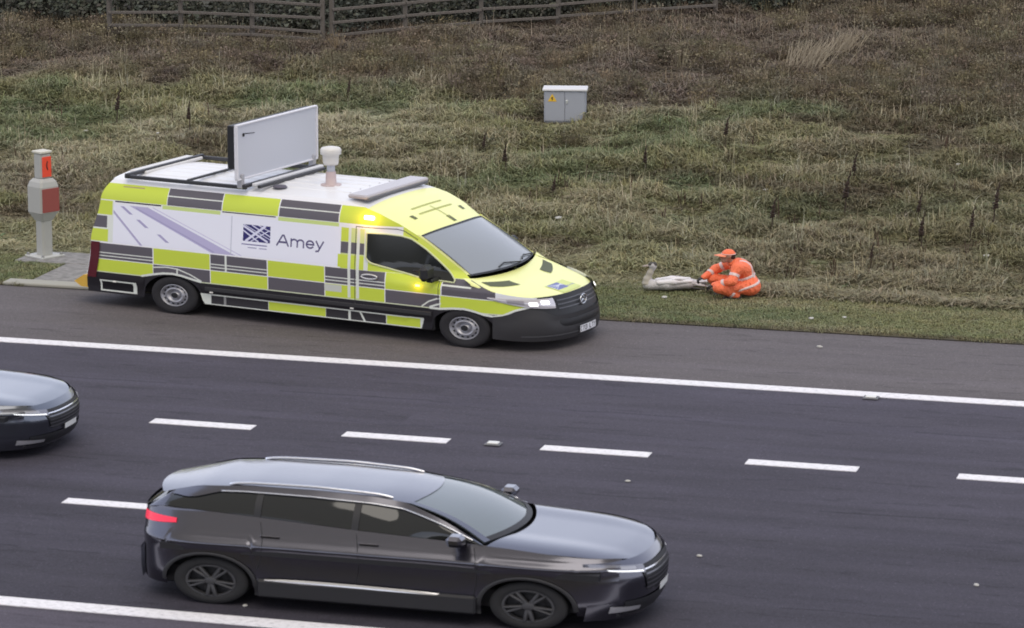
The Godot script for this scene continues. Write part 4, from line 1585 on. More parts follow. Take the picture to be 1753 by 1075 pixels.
	s.box(Vector3(0.955, 2.36, VM), Vector3(0.13, 0.58, 2.02), 0.01)
	part(board, "display_case", s, trim)
	s = Shape.new()
	s.box(Vector3(1.066, 2.52, -0.17), Vector3(0.02, 0.045, 0.03), 0.004)
	s.tube([Vector3(1.06, 2.535, -0.17), Vector3(1.06, 2.51, -0.45)], 0.005, 5)
	part(board, "latch", s, trim)
	s = Shape.new()
	for z in [-0.13, -1.95]:
		s.box(Vector3(0.15, 1.815, z), Vector3(1.95, 0.05, 0.05), 0.008)
	for x in [-0.78, 1.1]:
		s.box(Vector3(x, 1.835, VM), Vector3(0.06, 0.05, 1.9), 0.008)
	s.box(Vector3(0.2, 1.842, VM), Vector3(0.04, 0.03, 1.85), 0.006)
	part(t, "roof_frame", s, frame)
	s = Shape.new()
	for z in [-0.12, -1.96]:
		s.box(Vector3(1.04, 1.90, z), Vector3(0.09, 0.2, 0.07), 0.012)
	part(t, "board_bracket", s, mat(0.42, 0.42, 0.45, 0.5))
	s = Shape.new()
	s.box(Vector3(1.22, 1.85, VM), Vector3(0.07, 0.05, 1.75), 0.01)
	part(t, "ram_cover", s, mat(0.7, 0.7, 0.72, 0.4))
	s = Shape.new()
	s.box(Vector3(1.31, 1.838, VM + 0.05), Vector3(0.05, 0.04, 1.7), 0.008)
	part(t, "cross_bar", s, frame)
	s = Shape.new()
	s.box(Vector3(-0.86, 1.815, -1.2), Vector3(0.28, 0.045, 1.42), 0.012)
	part(t, "rear_panel", s, mat(0.72, 0.71, 0.70, 0.45))
	s = Shape.new()
	s.lathe([Vector2(0.0, 0.02), Vector2(0.08, 0.02), Vector2(0.1, 0.0)], 18, Transform3D(Basis(), Vector3(1.47, 1.81, -0.42)))
	part(t, "roof_vent", s, mat(0.10, 0.09, 0.12, 0.5))
	s = Shape.new()
	s.lathe([Vector2(0.14, 0.0), Vector2(0.14, 0.012), Vector2(0.14, 0.012), Vector2(0.075, 0.02), Vector2(0.07, 0.12), Vector2(0.065, 0.19)], 24, Transform3D(Basis(), Vector3(2.0, 1.812, -0.86)))
	part(t, "beacon_base", s, mat(0.55, 0.44, 0.43, 0.5))
	s = Shape.new()
	s.lathe([Vector2(0.055, 0.0), Vector2(0.055, 0.1)], 20, Transform3D(Basis(), Vector3(2.0, 2.0, -0.86)))
	part(t, "beacon_stem", s, mat(0.5, 0.52, 0.57, 0.4))
	s = Shape.new()
	s.lathe([Vector2(0.0, 0.0), Vector2(0.095, 0.0), Vector2(0.105, 0.03), Vector2(0.112, 0.13), Vector2(0.14, 0.145), Vector2(0.145, 0.2), Vector2(0.125, 0.23), Vector2(0.06, 0.245), Vector2(0, 0.248)], 28, Transform3D(Basis(), Vector3(2.0, 2.09, -0.86)))
	part(t, "beacon_head", s, mat(0.72, 0.7, 0.66, 0.4), "off white dome head of the roof camera mast")
	s = Shape.new()
	s.box(Vector3(2.79, 1.815, VM), Vector3(0.3, 0.055, 1.66), 0.02)
	var lb := part(t, "light_bar", s, mat(0.46, 0.43, 0.45, 0.25))
	s = Shape.new()
	s.box(Vector3(2.90, 1.786, VM), Vector3(0.1, 0.04, 1.6), 0.01)
	part(lb, "foot", s, mat(0.12, 0.12, 0.14, 0.5))


# ---- passing cars: local x forward, rear axle at x = 0, near side at z = 0, far side at z = -CW
const CW := 1.76
var car_top := [Vector2(-0.72, 0.88), Vector2(-0.5, 0.92), Vector2(0.4, 0.885), Vector2(1.55, 0.83), Vector2(2.3, 0.805), Vector2(2.75, 0.79), Vector2(3.1, 0.77), Vector2(3.6, 0.74), Vector2(4.0, 0.71), Vector2(4.25, 0.66)]


func car_side(x: float, y: float) -> float:
	var c := 0.07 * pow(clampf((0.33 - y) / 0.2, 0, 1), 2.0)
	c += 0.035 * smoothstep(0.62, 0.7, y) + 0.11 * clampf((y - 0.7) / 0.2, 0, 1)
	c -= 0.02 * exp(-pow((y - 0.63) / 0.05, 2.0))
	c += 0.004 * exp(-pow((y - 0.45) / 0.09, 2.0)) * smoothstep(0.5, 0.8, x) * (1.0 - smoothstep(2.4, 2.7, x))
	for w in [0.0, 3.2]:
		c -= 0.02 * exp(-pow((x - w) / 0.4, 2.0)) * (1.0 - smoothstep(0.5, 0.7, y))
	var s := 1.0
	if x > 3.35:
		s = pow(maxf(0.0, 1.0 - pow((x - 3.35) / (car_front(y) - 3.35), 2.5)), 0.4)
	if x < 0.0:
		s *= pow(maxf(0.0, 1.0 - pow(x / -0.84, 3.6)), 1.0 / 3.6)
	return -CW / 2 + (CW / 2 - c) * s


func car_front(y: float) -> float:
	return lerps([Vector2(0.1, 4.22), Vector2(0.25, 4.3), Vector2(0.5, 4.32), Vector2(0.62, 4.27), Vector2(0.72, 4.18)], y)


func car_bottom(x: float) -> float:
	for c in [0.0, 3.2]:
		var d: float = (x - c) / 0.455
		if absf(d) < 1.0:
			return maxf(0.17, 0.235 + 0.275 * sqrt(1.0 - d * d))
	return 0.17


func make_car(label: String, at: Vector3, tint: Color) -> Node3D:
	var t := thing("passing_car", label, "car", at, 0, "cars passing on the carriageway")
	var paint := mat(tint.r, tint.g, tint.b, 0.24, 1.0)
	paint.clearcoat_enabled = true
	paint.clearcoat = 1.0
	paint.clearcoat_roughness = 0.12
	var black := mat(0.012, 0.012, 0.015, 0.5)
	var trim := mat(0.02, 0.02, 0.023, 0.55)
	var glass := mat(0.01, 0.012, 0.014, 0.04)
	glass.metallic_specular = 0.6
	var chrome := mat(0.82, 0.82, 0.85, 0.18, 1.0)
	var rubber := mat(0.018, 0.018, 0.02, 0.85)
	var alloy := mat(0.06, 0.06, 0.065, 0.5, 0.3)
	var mid := -CW / 2
	var s := Shape.new()
	var side := func(u: float, w: float) -> Vector3:
		var x := lerpf(-0.76, 4.05, u)
		var y := lerpf(car_bottom(x), lerps(car_top, x), w)
		return Vector3(x, y, car_side(x, y))
	s.grid(130, 34, side)
	var body := part(t, "body_side", s, paint)
	part(t, "body_side", s.mirrored(mid), paint)
	# roof line along x: height and half width
	var rx := [Vector2(-0.5, 1.05), Vector2(-0.2, 1.12), Vector2(0.3, 1.15), Vector2(1.0, 1.155), Vector2(1.6, 1.135), Vector2(1.95, 1.095)]
	var rw := [Vector2(-0.5, 0.52), Vector2(0.0, 0.55), Vector2(1.2, 0.56), Vector2(1.95, 0.545)]
	var roof := func(x: float, k: float) -> Vector3:
		var a := absf(k)
		return Vector3(x + 0.12 * (1.0 - k * k) * smoothstep(1.3, 1.95, x) - 0.1 * (1.0 - k * k) * (1.0 - smoothstep(-0.5, -0.1, x)), lerps(rx, x) - 0.018 + 0.022 * (1.0 - pow(a, 2.6)), mid + k * lerps(rw, x))
	s = Shape.new()
	s.grid(30, 22, func(u, w): return roof.call(lerpf(-0.5, 1.95, u), 1.0 - 2.0 * w))
	part(t, "roof", s, paint)
	# greenhouse: side glass, pillars painted round it
	var belt := func(x: float) -> Vector3:
		var y := lerps(car_top, x)
		return Vector3(x, y, car_side(x, y) - 0.012)
	var cant := func(u: float) -> Vector3:     # upper edge from tail spoiler round the roof and down the screen pillar
		var x := lerpf(-0.45, 2.74, u)
		if x <= 1.9:
			var p: Vector3 = roof.call(x, 1.0)
			return Vector3(p.x, p.y, p.z)
		var a: Vector3 = roof.call(1.9, 1.0)
		var b: Vector3 = belt.call(2.74)
		var k := (x - 1.9) / 0.84
		return a.lerp(b, k) + Vector3(0, 0.035 * sin(PI * k), 0.02 * sin(PI * k))
	for m in [1.0, -1.0]:
		var flip := func(p: Vector3) -> Vector3: return p if m > 0 else Vector3(p.x, p.y, 2.0 * mid - p.z)
		s = Shape.new()
		s.grid(44, 8, func(u, w): 
			var c: Vector3 = cant.call(u)
			var b: Vector3 = belt.call(clampf(c.x - 0.08 * (1.0 - u), -0.58, 2.74))
			var p := b.lerp(c, w)
			return flip.call(p + Vector3(0, 0, 0.03 * sin(PI * w))))
		var gl := part(t, "side_window", s, glass)
		# painted frame above the glass
		s = Shape.new()
		s.grid(44, 4, func(u, w): 
			var c: Vector3 = cant.call(u)
			var b: Vector3 = belt.call(clampf(c.x - 0.08 * (1.0 - u), -0.58, 2.74))
			var dip := 0.16 + 0.30 * exp(-pow((c.x + 0.22) / 0.2, 2.0))
			var p := c.lerp(b, w * dip)
			return flip.call(p + Vector3(0, 0.006, 0.014 + 0.03 * sin(PI * (1.0 - w * dip)))))
		part(t, "roof_side", s, paint)
		# bright strip under the painted frame
		s = Shape.new()
		var strip := []
		for k in 40:
			var u := lerpf(0.16, 0.97, k / 39.0)
			var c: Vector3 = cant.call(u)
			var b: Vector3 = belt.call(clampf(c.x - 0.08 * (1.0 - u), -0.58, 2.74))
			strip.append(flip.call(c.lerp(b, 0.17) + Vector3(0, 0.002, 0.034)))
		s.tube(strip, 0.0085, 6)
		part(gl, "chrome_strip", s, chrome)
		s = Shape.new()
		for px in [0.42, 1.42]:
			s.grid(2, 6, func(u, w): 
				var x: float = px + 0.07 * u
				var c: Vector3 = cant.call((x + 0.45) / 3.19)
				var b: Vector3 = belt.call(x)
				return flip.call(b.lerp(c, w) + Vector3(0, 0, 0.008 + 0.03 * sin(PI * w))))
		part(gl, "door_pillar", s, black)
		# roof rail
		s = Shape.new()
		var rail := []
		for k in 24:
			var x := lerpf(0.1, 1.75, k / 23.0)
			var p: Vector3 = roof.call(x, 0.93)
			rail.append(flip.call(p + Vector3(0, 0.006 + 0.016 * pow(sin(PI * k / 23.0), 0.35), 0)))
		s.tube(rail, 0.014, 8)
		part(t, "roof_rail", s, chrome)
		# sill cladding and bright blade
		s = Shape.new()
		s.grid(40, 4, func(u, w): 
			var x := lerpf(0.46, 2.74, u)
			var y := lerpf(0.13, 0.26, w)
			return flip.call(Vector3(x, y, car_side(x, maxf(y, 0.17)) + 0.012)))
		var sill := part(t, "sill", s, trim)
		s = Shape.new()
		s.grid(30, 3, func(u, w): 
			var x := lerpf(0.58, 2.6, u)
			var h := 0.032 * pow(sin(PI * clampf(u, 0.02, 0.98)), 0.4)
			return flip.call(Vector3(x, 0.305 - 0.02 * u + h * (w - 0.5) * 2.0, car_side(x, 0.3) + 0.022 + 0.016 * sin(PI * w))))
		part(sill, "chrome_blade", s, chrome)
		# wheel arch trims
		for cx in [0.0, 3.2]:
			s = Shape.new()
			s.grid(26, 3, func(u, w): 
				var a := lerpf(-0.05, PI + 0.05, u)
				var r := lerpf(0.452, 0.50, w)
				var x: float = cx - cos(a) * r
				var y := 0.235 + sin(a) * r * 0.61
				return flip.call(Vector3(x, y, car_side(x, y) + 0.01 + 0.008 * sin(PI * w))))
			part(t, "arch_trim", s, trim)
		# door gaps and handles
		s = Shape.new()
		for e in [[0.50, 0.4, 0.84], [1.48, 0.27, 0.80], [2.66, 0.27, 0.76]]:
			var pts := []
			for k in 12:
				var y := lerpf(e[1], e[2], k / 11.0)
				var x: float = e[0] + 0.05 * sin(PI * k / 11.0)
				pts.append(flip.call(Vector3(x, y, car_side(x, y))))
			s.tube(pts, 0.005, 4)
		part(t, "door_gap", s, black)
		for hx in [0.62, 1.62]:
			s = Shape.new()
			s.box(flip.call(Vector3(hx, 0.725, car_side(hx, 0.725) + 0.014)), Vector3(0.2, 0.026, 0.024), 0.008)
			part(t, "door_handle", s, paint)
		s = Shape.new()
		s.box(flip.call(Vector3(2.52, 0.86, 0.07)), Vector3(0.16, 0.105, 0.19), 0.035)
		s.box(flip.call(Vector3(2.54, 0.81, -0.03)), Vector3(0.09, 0.03, 0.1), 0.01)
		part(t, "door_mirror", s, paint)
		# lamps
		s = Shape.new()
		s.grid(12, 4, func(u, w): 
			var x := lerpf(-0.76, -0.36, u)
			var y := lerpf(0.755 + 0.03 * u, 0.84 - 0.015 * u, w)
			return flip.call(Vector3(x, y, car_side(x, y) + 0.01)))
		part(t, "rear_light", s, glow(0.55, 0.02, 0.05, 0.5))
		var lamp := func(u: float, w: float) -> Vector3:
			var th := lerpf(0.42, 1.15, u)
			var yb := lerpf(0.545, 0.625, u)
			var yt := lerpf(0.625, 0.69, u)
			var y := lerpf(yb, yt, w)
			var q := superplan(th, 3.35, car_front(y) + 0.016, CW / 2 - 0.0, 2.5)
			return flip.call(Vector3(q.x, y, mid + q.y))
		s = Shape.new()
		s.grid(14, 5, lamp)
		var hl := part(t, "headlight", s, mat(0.25, 0.25, 0.28, 0.08, 0.5))
		s = Shape.new()
		s.grid(12, 2, func(u, w): return lamp.call(0.05 + 0.9 * u, 0.12 + 0.2 * w) + Vector3(0.006, 0.002, 0.004 * m))
		part(hl, "light_strip", s, glow(0.9, 0.92, 0.95, 0.35))
		s = Shape.new()
		s.grid(5, 3, func(u, w): return lamp.call(0.2 + 0.3 * u, 0.45 + 0.4 * w) + Vector3(0.006, 0.002, 0.003 * m))
		part(hl, "lamp_reflector", s, mat(0.4, 0.4, 0.43, 0.35, 0.5))
		# bright corner trim low on the nose
		s = Shape.new()
		s.grid(8, 3, func(u, w): 
			var th := lerpf(0.5, 0.95, u)
			var y := lerpf(0.2, 0.235 + 0.03 * u, w)
			var q := superplan(th, 3.35, car_front(y) + 0.02, CW / 2, 2.5)
			return flip.call(Vector3(q.x, y, mid + q.y)))
		part(t, "bumper_trim", s, mat(0.5, 0.5, 0.53, 0.35, 0.6))
		for cx in [0.0, 3.2]:
			wheel(t, cx, -0.03 if m > 0 else 2.0 * mid + 0.03, m, 0.385, 0.61, rubber, alloy, black, true)
	# nose
	var nose := func(th: float, y: float, proud: float) -> Vector3:
		var q := superplan(th, 3.35, car_front(y) + proud, CW / 2, 2.5)
		return Vector3(q.x, y, mid + q.y)
	s = Shape.new()
	s.grid(40, 14, func(u, w): return nose.call(lerpf(-1.2, 1.2, u), lerpf(0.13, 0.69, w), -0.004))
	var nb := part(t, "front_bumper", s, paint)
	s = Shape.new()
	s.grid(20, 6, func(u, w): return nose.call(lerpf(-0.5, 0.5, u) * (0.75 + 0.25 * w), lerpf(0.36, 0.62, w), 0.008))
	var gr := part(nb, "grille", s, black)
	for k in 5:
		s = Shape.new()
		var yy := 0.385 + 0.045 * k
		s.grid(14, 1, func(u, w): return nose.call(lerpf(-0.42, 0.42, u), yy + 0.012 * w, 0.014))
		part(t, "grille_slat", s, chrome if k == 4 else mat(0.2, 0.2, 0.22, 0.3, 0.8))
	s = Shape.new()
	s.grid(24, 4, func(u, w): return nose.call(lerpf(-0.75, 0.75, u), lerpf(0.17, 0.3, w), 0.008))
	part(nb, "lower_intake", s, black)
	s = Shape.new()
	s.grid(6, 2, func(u, w): return nose.call(lerpf(-0.12, 0.12, u), lerpf(0.3, 0.375, w), 0.022))
	part(nb, "number_plate", s, mat(0.7, 0.7, 0.68, 0.4))
	# bonnet and screen
	var bon := func(r: float, k: float) -> Vector3:
		var a := absf(k)
		var xb := 2.78 + 0.22 * (1.0 - k * k)
		var xf := 3.35 + 0.86 * pow(maxf(0.0, 1.0 - pow(a, 2.5)), 0.4)
		var x := lerpf(xb, maxf(xf, xb + 0.02), r)
		var yy := lerps(car_top, x)
		return Vector3(x, yy + (0.034 + 0.012 * smoothstep(0.35, 0.75, a)) * (1.0 - pow(a, 8.0)) - 0.05 * pow(r, 5.0) * (1.0 - pow(a, 6.0)) - 0.004, mid + k * (CW / 2 - 0.075))
	s = Shape.new()
	s.grid(22, 30, func(u, w): return bon.call(u, 1.0 - 2.0 * w))
	part(t, "bonnet", s, paint)
	s = Shape.new()
	var scr := func(u: float, w: float) -> Vector3:
		var k := 1.0 - 2.0 * u
		var a: Vector3 = roof.call(1.94, k) + Vector3(0, -0.006, 0)
		var b := Vector3(2.74 + 0.22 * (1.0 - k * k), 0.80 + 0.02 * (1.0 - k * k), mid + k * (CW / 2 - 0.13))
		var p := a.lerp(b, w)
		return p + Vector3(0.03, 0.035, 0) * sin(PI * w)
	s.grid(24, 12, scr)
	var screen_glass := mat(0.13, 0.155, 0.165, 0.06)
	screen_glass.metallic_specular = 0.75
	var ws := part(t, "windscreen", s, screen_glass)
	s = Shape.new()
	s.grid(24, 2, func(u, w): return scr.call(u, 0.93 + 0.07 * w) + Vector3(0.006, 0.006, 0))
	part(ws, "scuttle", s, trim)
	for m in [0.0, 1.0]:
		s = Shape.new()
		s.grid(2, 12, func(u, w): return scr.call(absf(m - 0.045 * u), w) + Vector3(0.006, 0.008, 0))
		part(t, "screen_pillar", s, paint)
	# painted pillars between the rear window and the side glass
	for m in [1.0, -1.0]:
		s = Shape.new()
		s.grid(4, 6, func(u, w):
			var a := Vector3(-0.75, 0.875, mid + 0.60).lerp(roof.call(-0.48, 1.0) + Vector3(0, -0.012, 0), w)
			var b: Vector3 = belt.call(-0.50).lerp(roof.call(-0.43, 1.0), w)
			var q: Vector3 = a.lerp(b, u) + Vector3(-0.02, 0.0, 0.02) * sin(PI * u)
			return q if m > 0 else Vector3(q.x, q.y, 2.0 * mid - q.z))
		part(t, "rear_pillar", s, paint)
	# tail
	s = Shape.new()
	s.grid(16, 14, func(u, w): 
		var k = 1.0 - 2.0 * u
		var y := lerpf(0.15, 0.9, w)
		var x := -0.76
		return Vector3(x - 0.06 * (1.0 - k * k) - (0.04 if y < 0.5 else 0.0), y, mid + k * absf(car_side(-0.76, y) - mid)))
	part(t, "tailgate", s, paint)
	s = Shape.new()
	s.grid(16, 6, func(u, w): 
		var k = 1.0 - 2.0 * u
		var a := Vector3(-0.74 - 0.06 * (1.0 - k * k), 0.89, mid + k * 0.62)
		var b: Vector3 = roof.call(-0.48, k) + Vector3(0, -0.02, 0)
		return a.lerp(b, w))
	part(t, "rear_window", s, glass)
	s = Shape.new()
	s.grid(12, 4, func(u, w): 
		var k = 1.0 - 2.0 * u
		return roof.call(-0.48, k) + Vector3(-0.16 * w * (1.0 - 0.3 * k * k), -0.03 * w, 0))
	part(t, "spoiler", s, paint)
	# underside
	s = Shape.new()
	s.box(Vector3(1.7, 0.24, mid), Vector3(4.7, 0.2, 1.35), 0.02)
	s.box(Vector3(1.6, 0.22, mid), Vector3(2.2, 0.18, 1.84), 0.02)
	s.box(Vector3(1.7, 0.57, mid), Vector3(4.4, 0.06, 1.78), 0.0)
	part(t, "underbody", s, black)
	return t


func build_cars() -> void:
	make_car("black sport utility car with silver roof rails passing in the nearest lane", Vector3(-11.56, 0, 10.53), Color(0.105, 0.105, 0.13))
	var second := make_car("blue grey car entering at the picture's left edge, only its nose showing", Vector3(-19.63, 0, 5.95), Color(0.115, 0.125, 0.15))
	second.scale.y = 0.86


# ---------------------------------------------------------------- the worker
func build_person() -> void:
	var t := thing("person", "person in orange high visibility suit and cap crouching on the grass behind the swan", "person", Vector3(-9.76, 0.0, -5.22), deg_to_rad(203))
	t.scale = Vector3(0.87, 1.03, 0.9)
	# local x = the way the person faces, z = their right; real metres, heights taken down by SQ
	var J := {
		"pel": Vector3(-0.24, 0.27, 0), "chest": Vector3(-0.13, 0.56, 0), "neck": Vector3(0.0, 0.70, 0), "head": Vector3(0.085, 0.80, 0),
		"sl": Vector3(-0.03, 0.63, -0.2), "el": Vector3(0.08, 0.40, -0.31), "wl": Vector3(0.33, 0.31, -0.17),
		"sr": Vector3(-0.01, 0.63, 0.2), "er": Vector3(0.22, 0.5, 0.28), "wr": Vector3(0.44, 0.39, 0.13),
		"hl": Vector3(-0.22, 0.25, -0.1), "kl": Vector3(0.27, 0.27, -0.24), "al": Vector3(-0.02, 0.10, -0.16),
		"hr": Vector3(-0.22, 0.25, 0.1), "kr": Vector3(0.28, 0.34, 0.2), "ar": Vector3(0.06, 0.10, 0.17)}
	var skin := mat(0.42, 0.24, 0.17, 0.6)
	var orange := mat(1.0, 0.205, 0.085, 0.6)
	orange.normal_enabled = true
	orange.normal_texture = creases()
	orange.normal_scale = 1.6
	orange.uv1_triplanar = true
	orange.uv1_scale = Vector3(2.2, 2.2, 2.2)
	var silver := mat(0.74, 0.58, 0.55, 0.35, 0.1)
	var boot := mat(0.03, 0.028, 0.028, 0.7)
	# body
	var b := Flesh.new()
	b.squash = SQ
	b.k = 0.025
	b.add(J.pel, J.chest, 0.1, 0.1)
	b.add(J.chest, J.neck, 0.1, 0.06)
	b.add(J.neck, J.head + Vector3(-0.02, -0.03, 0), 0.058, 0.058)
	b.add(J.head + Vector3(-0.025, 0.035, 0), J.head + Vector3(0.0, 0.03, 0), 0.094, 0.09)
	b.add(J.head + Vector3(0.045, -0.06, 0), J.head + Vector3(0.07, -0.075, 0), 0.055, 0.042)
	b.add(J.head + Vector3(0.085, 0.02, 0), J.head + Vector3(0.118, -0.022, 0), 0.014, 0.017)
	b.add(J.head + Vector3(0.085, -0.055, -0.02), J.head + Vector3(0.085, -0.055, 0.02), 0.012, 0.012)
	for q in [-1.0, 1.0]:
		b.add(J.head + Vector3(-0.005, 0.0, 0.088 * q), J.head + Vector3(-0.015, 0.03, 0.096 * q), 0.014, 0.018)
		b.add(J.head + Vector3(0.07, 0.028, 0.018 * q), J.head + Vector3(0.065, 0.03, 0.05 * q), 0.018, 0.016)
	for e in [["sl", "el", "wl"], ["sr", "er", "wr"]]:
		b.add(J.chest, J[e[0]], 0.08, 0.06)
		b.add(J[e[0]], J[e[1]], 0.05, 0.04)
		b.add(J[e[1]], J[e[2]], 0.042, 0.028)
	for e in [["hl", "kl", "al"], ["hr", "kr", "ar"]]:
		b.add(J[e[0]], J[e[1]], 0.08, 0.055)
		b.add(J[e[1]], J[e[2]], 0.055, 0.04)
	part(t, "body", b.mesh(0.012), skin)
	for q in [-1.0, 1.0]:
		var e := Flesh.new()
		e.squash = SQ
		e.k = 0.002
		e.add(J.head + Vector3(0.082, 0.008, 0.032 * q), J.head + Vector3(0.083, 0.008, 0.036 * q), 0.01, 0.01)
		part(t, "eye", e.mesh(0.005), mat(0.05, 0.04, 0.035, 0.2))
	# dark hair at the back and sides
	b = Flesh.new()
	b.squash = SQ
	b.k = 0.03
	b.add(J.head + Vector3(-0.045, 0.03, -0.03), J.head + Vector3(-0.045, 0.03, 0.03), 0.07, 0.07)
	b.add(J.head + Vector3(-0.06, 0.0, 0), J.head + Vector3(-0.085, -0.05, 0), 0.06, 0.045)
	b.add(J.head + Vector3(-0.09, 0.09, 0), J.head + Vector3(-0.125, 0.10, 0), 0.02, 0.02)
	part(t, "hair", b.mesh(0.01), mat(0.02, 0.014, 0.012, 0.7))
	# jacket
	var jk := func() -> Flesh:
		var f := Flesh.new()
		f.squash = SQ
		f.k = 0.06
		f.add(J.pel + Vector3(-0.03, -0.03, -0.07), J.pel + Vector3(-0.03, -0.03, 0.07), 0.17, 0.17)
		f.add(J.pel + Vector3(0.03, -0.03, -0.1), J.pel + Vector3(0.16, -0.04, -0.13), 0.14, 0.12)
		f.add(J.pel + Vector3(0.03, -0.03, 0.1), J.pel + Vector3(0.14, -0.04, 0.13), 0.14, 0.12)
		f.add(J.pel, J.chest + Vector3(-0.03, 0, 0), 0.17, 0.155)
		f.add(J.chest + Vector3(0.0, 0.0, -0.07), J.chest + Vector3(0.0, 0.0, 0.07), 0.15, 0.15)
		f.add(J.chest + Vector3(0.02, 0.05, -0.1), J.chest + Vector3(0.02, 0.05, 0.1), 0.12, 0.12)
		f.add(J.chest, J.neck + Vector3(-0.02, -0.01, 0), 0.12, 0.085)
		for e in [["sl", "el", "wl"], ["sr", "er", "wr"]]:
			f.add(J.chest + Vector3(0.02, 0.03, 0), J[e[0]], 0.11, 0.088)
			f.add(J[e[0]], J[e[1]], 0.088, 0.075)
			f.add(J[e[1]], J[e[2]], 0.075, 0.055)
		return f
	part(t, "jacket", jk.call().mesh(0.016), orange)
	# reflective bands round the trunk, over the shoulders and on the sleeves
	var bands := []
	var up: Vector3 = (J.chest - J.pel).normalized()
	bands.append([up, up.dot(J.pel.lerp(J.chest, 0.5)), 0.026])
	bands.append([up, up.dot(J.pel.lerp(J.chest, 0.02)), 0.024])
	for e in bands:
		var f := Flesh.new()
		f.squash = SQ
		f.k = 0.06
		f.add(J.pel + Vector3(-0.03, -0.03, -0.07), J.pel + Vector3(-0.03, -0.03, 0.07), 0.17, 0.17)
		f.add(J.pel + Vector3(0.03, -0.03, -0.1), J.pel + Vector3(0.16, -0.04, -0.13), 0.14, 0.12)
		f.add(J.pel + Vector3(0.03, -0.03, 0.1), J.pel + Vector3(0.14, -0.04, 0.13), 0.14, 0.12)
		f.add(J.pel, J.chest + Vector3(-0.03, 0, 0), 0.17, 0.155)
		f.add(J.chest + Vector3(0.0, 0.0, -0.07), J.chest + Vector3(0.0, 0.0, 0.07), 0.15, 0.15)
		f.puff = 0.008
		f.slab = e
		part(t, "reflective_band", f.mesh(0.014), silver)
	for q in [-1.0, 1.0]:
		var f := Flesh.new()
		f.squash = SQ
		f.k = 0.06
		f.add(J.pel, J.chest + Vector3(-0.03, 0, 0), 0.17, 0.155)
		f.add(J.chest + Vector3(0.0, 0.0, -0.07), J.chest + Vector3(0.0, 0.0, 0.07), 0.15, 0.15)
		f.add(J.chest + Vector3(0.02, 0.05, -0.1), J.chest + Vector3(0.02, 0.05, 0.1), 0.12, 0.12)
		f.puff = 0.009
		f.slab = [Vector3(0, 0, 1), 0.11 * q, 0.024]
		part(t, "shoulder_band", f.mesh(0.014), silver)
	for e in [["sl", "el", 0.55, 0.088, 0.075], ["el", "wl", 0.45, 0.075, 0.055], ["sr", "er", 0.55, 0.088, 0.075], ["er", "wr", 0.5, 0.075, 0.055]]:
		var s := Shape.new()
		var a: Vector3 = J[e[0]]
		var c: Vector3 = J[e[1]]
		var r: float = lerpf(e[3], e[4], e[2]) + 0.007
		var d := (c - a).normalized() * 0.026
		s.tube([a.lerp(c, e[2]) - d, a.lerp(c, e[2]) + d], [r + 0.002, r - 0.002], 18, false)
		part(t, "sleeve_band", s.squash(SQ), silver)
	# hood roll at the neck
	var s := Shape.new()
	var ring := []
	for k in 17:
		var a := TAU * k / 16
		ring.append(J.neck + Vector3(-0.03 + cos(a) * 0.085, 0.0 + cos(a) * -0.035, sin(a) * 0.1))
	s.tube(ring, 0.034, 8, false)
	part(t, "collar", s.squash(SQ), orange)
	# trousers
	b = Flesh.new()
	b.squash = SQ
	b.k = 0.05
	for e in [["hl", "kl", "al"], ["hr", "kr", "ar"]]:
		b.add(J[e[0]], J[e[1]], 0.125, 0.092)
		b.add(J[e[1]], J[e[2]], 0.088, 0.07)
	part(t, "trousers", b.mesh(0.016), orange)
	for e in [["kl", "al"], ["kr", "ar"]]:
		for q in [0.72]:
			s = Shape.new()
			var a: Vector3 = J[e[0]]
			var c: Vector3 = J[e[1]]
			var d := (c - a).normalized() * 0.024
			s.tube([a.lerp(c, q) - d, a.lerp(c, q) + d], [lerpf(0.088, 0.07, q) + 0.012, lerpf(0.088, 0.07, q) + 0.010], 18, false)
			part(t, "trouser_band", s.squash(SQ), silver)
	# boots
	for e in ["al", "ar"]:
		b = Flesh.new()
		b.squash = SQ
		b.k = 0.03
		var a: Vector3 = J[e]
		b.add(a, a + Vector3(0.0, -0.045, 0), 0.062, 0.055)
		b.add(a + Vector3(-0.04, -0.05, 0), a + Vector3(0.17, -0.058, 0), 0.048, 0.042)
		part(t, "boot", b.mesh(0.012), boot)
	# gloved hands: palm, four fingers and a thumb closing on the bird
	for e in [["wl", Vector3(0.85, -0.35, 0.38), 1.0], ["wr", Vector3(0.9, -0.42, -0.1), -1.0]]:
		var o: Vector3 = J[e[0]]
		var f: Vector3 = e[1].normalized()
		var across = f.cross(Vector3.UP).normalized() * e[2]
		var palm = across.cross(f).normalized()
		if palm.y > 0:
			palm = -palm
		b = Flesh.new()
		b.squash = SQ
		b.k = 0.010
		b.add(o - f * 0.03, o + f * 0.03, 0.032, 0.03)
		for k in 4:
			var w := (k - 1.5) * 0.021
			b.add(o + f * 0.02 + across * w * 0.8, o + f * 0.085 + across * w, 0.016, 0.014)
			var len_: float = [0.036, 0.043, 0.04, 0.03][k]
			var p0 = o + f * 0.09 + across * w
			var p1 = p0 + (f * 0.9 + palm * 0.45).normalized() * len_
			var p2 = p1 + (f * 0.35 + palm * 0.95).normalized() * len_ * 0.75
			var p3 = p2 + (f * -0.3 + palm).normalized() * len_ * 0.55
			b.add(p0, p1, 0.0105, 0.0095)
			b.add(p1, p2, 0.0095, 0.009)
			b.add(p2, p3, 0.009, 0.008)
		var t0 = o + f * 0.03 - across * 0.034
		var t1 = t0 + (f * 0.7 - across * 0.55 + palm * 0.35).normalized() * 0.045
		var t2 = t1 + (f * 0.75 + palm * 0.7).normalized() * 0.032
		b.add(o + f * 0.015 - across * 0.02, t0, 0.018, 0.015)
		b.add(t0, t1, 0.0125, 0.011)
		b.add(t1, t2, 0.011, 0.009)
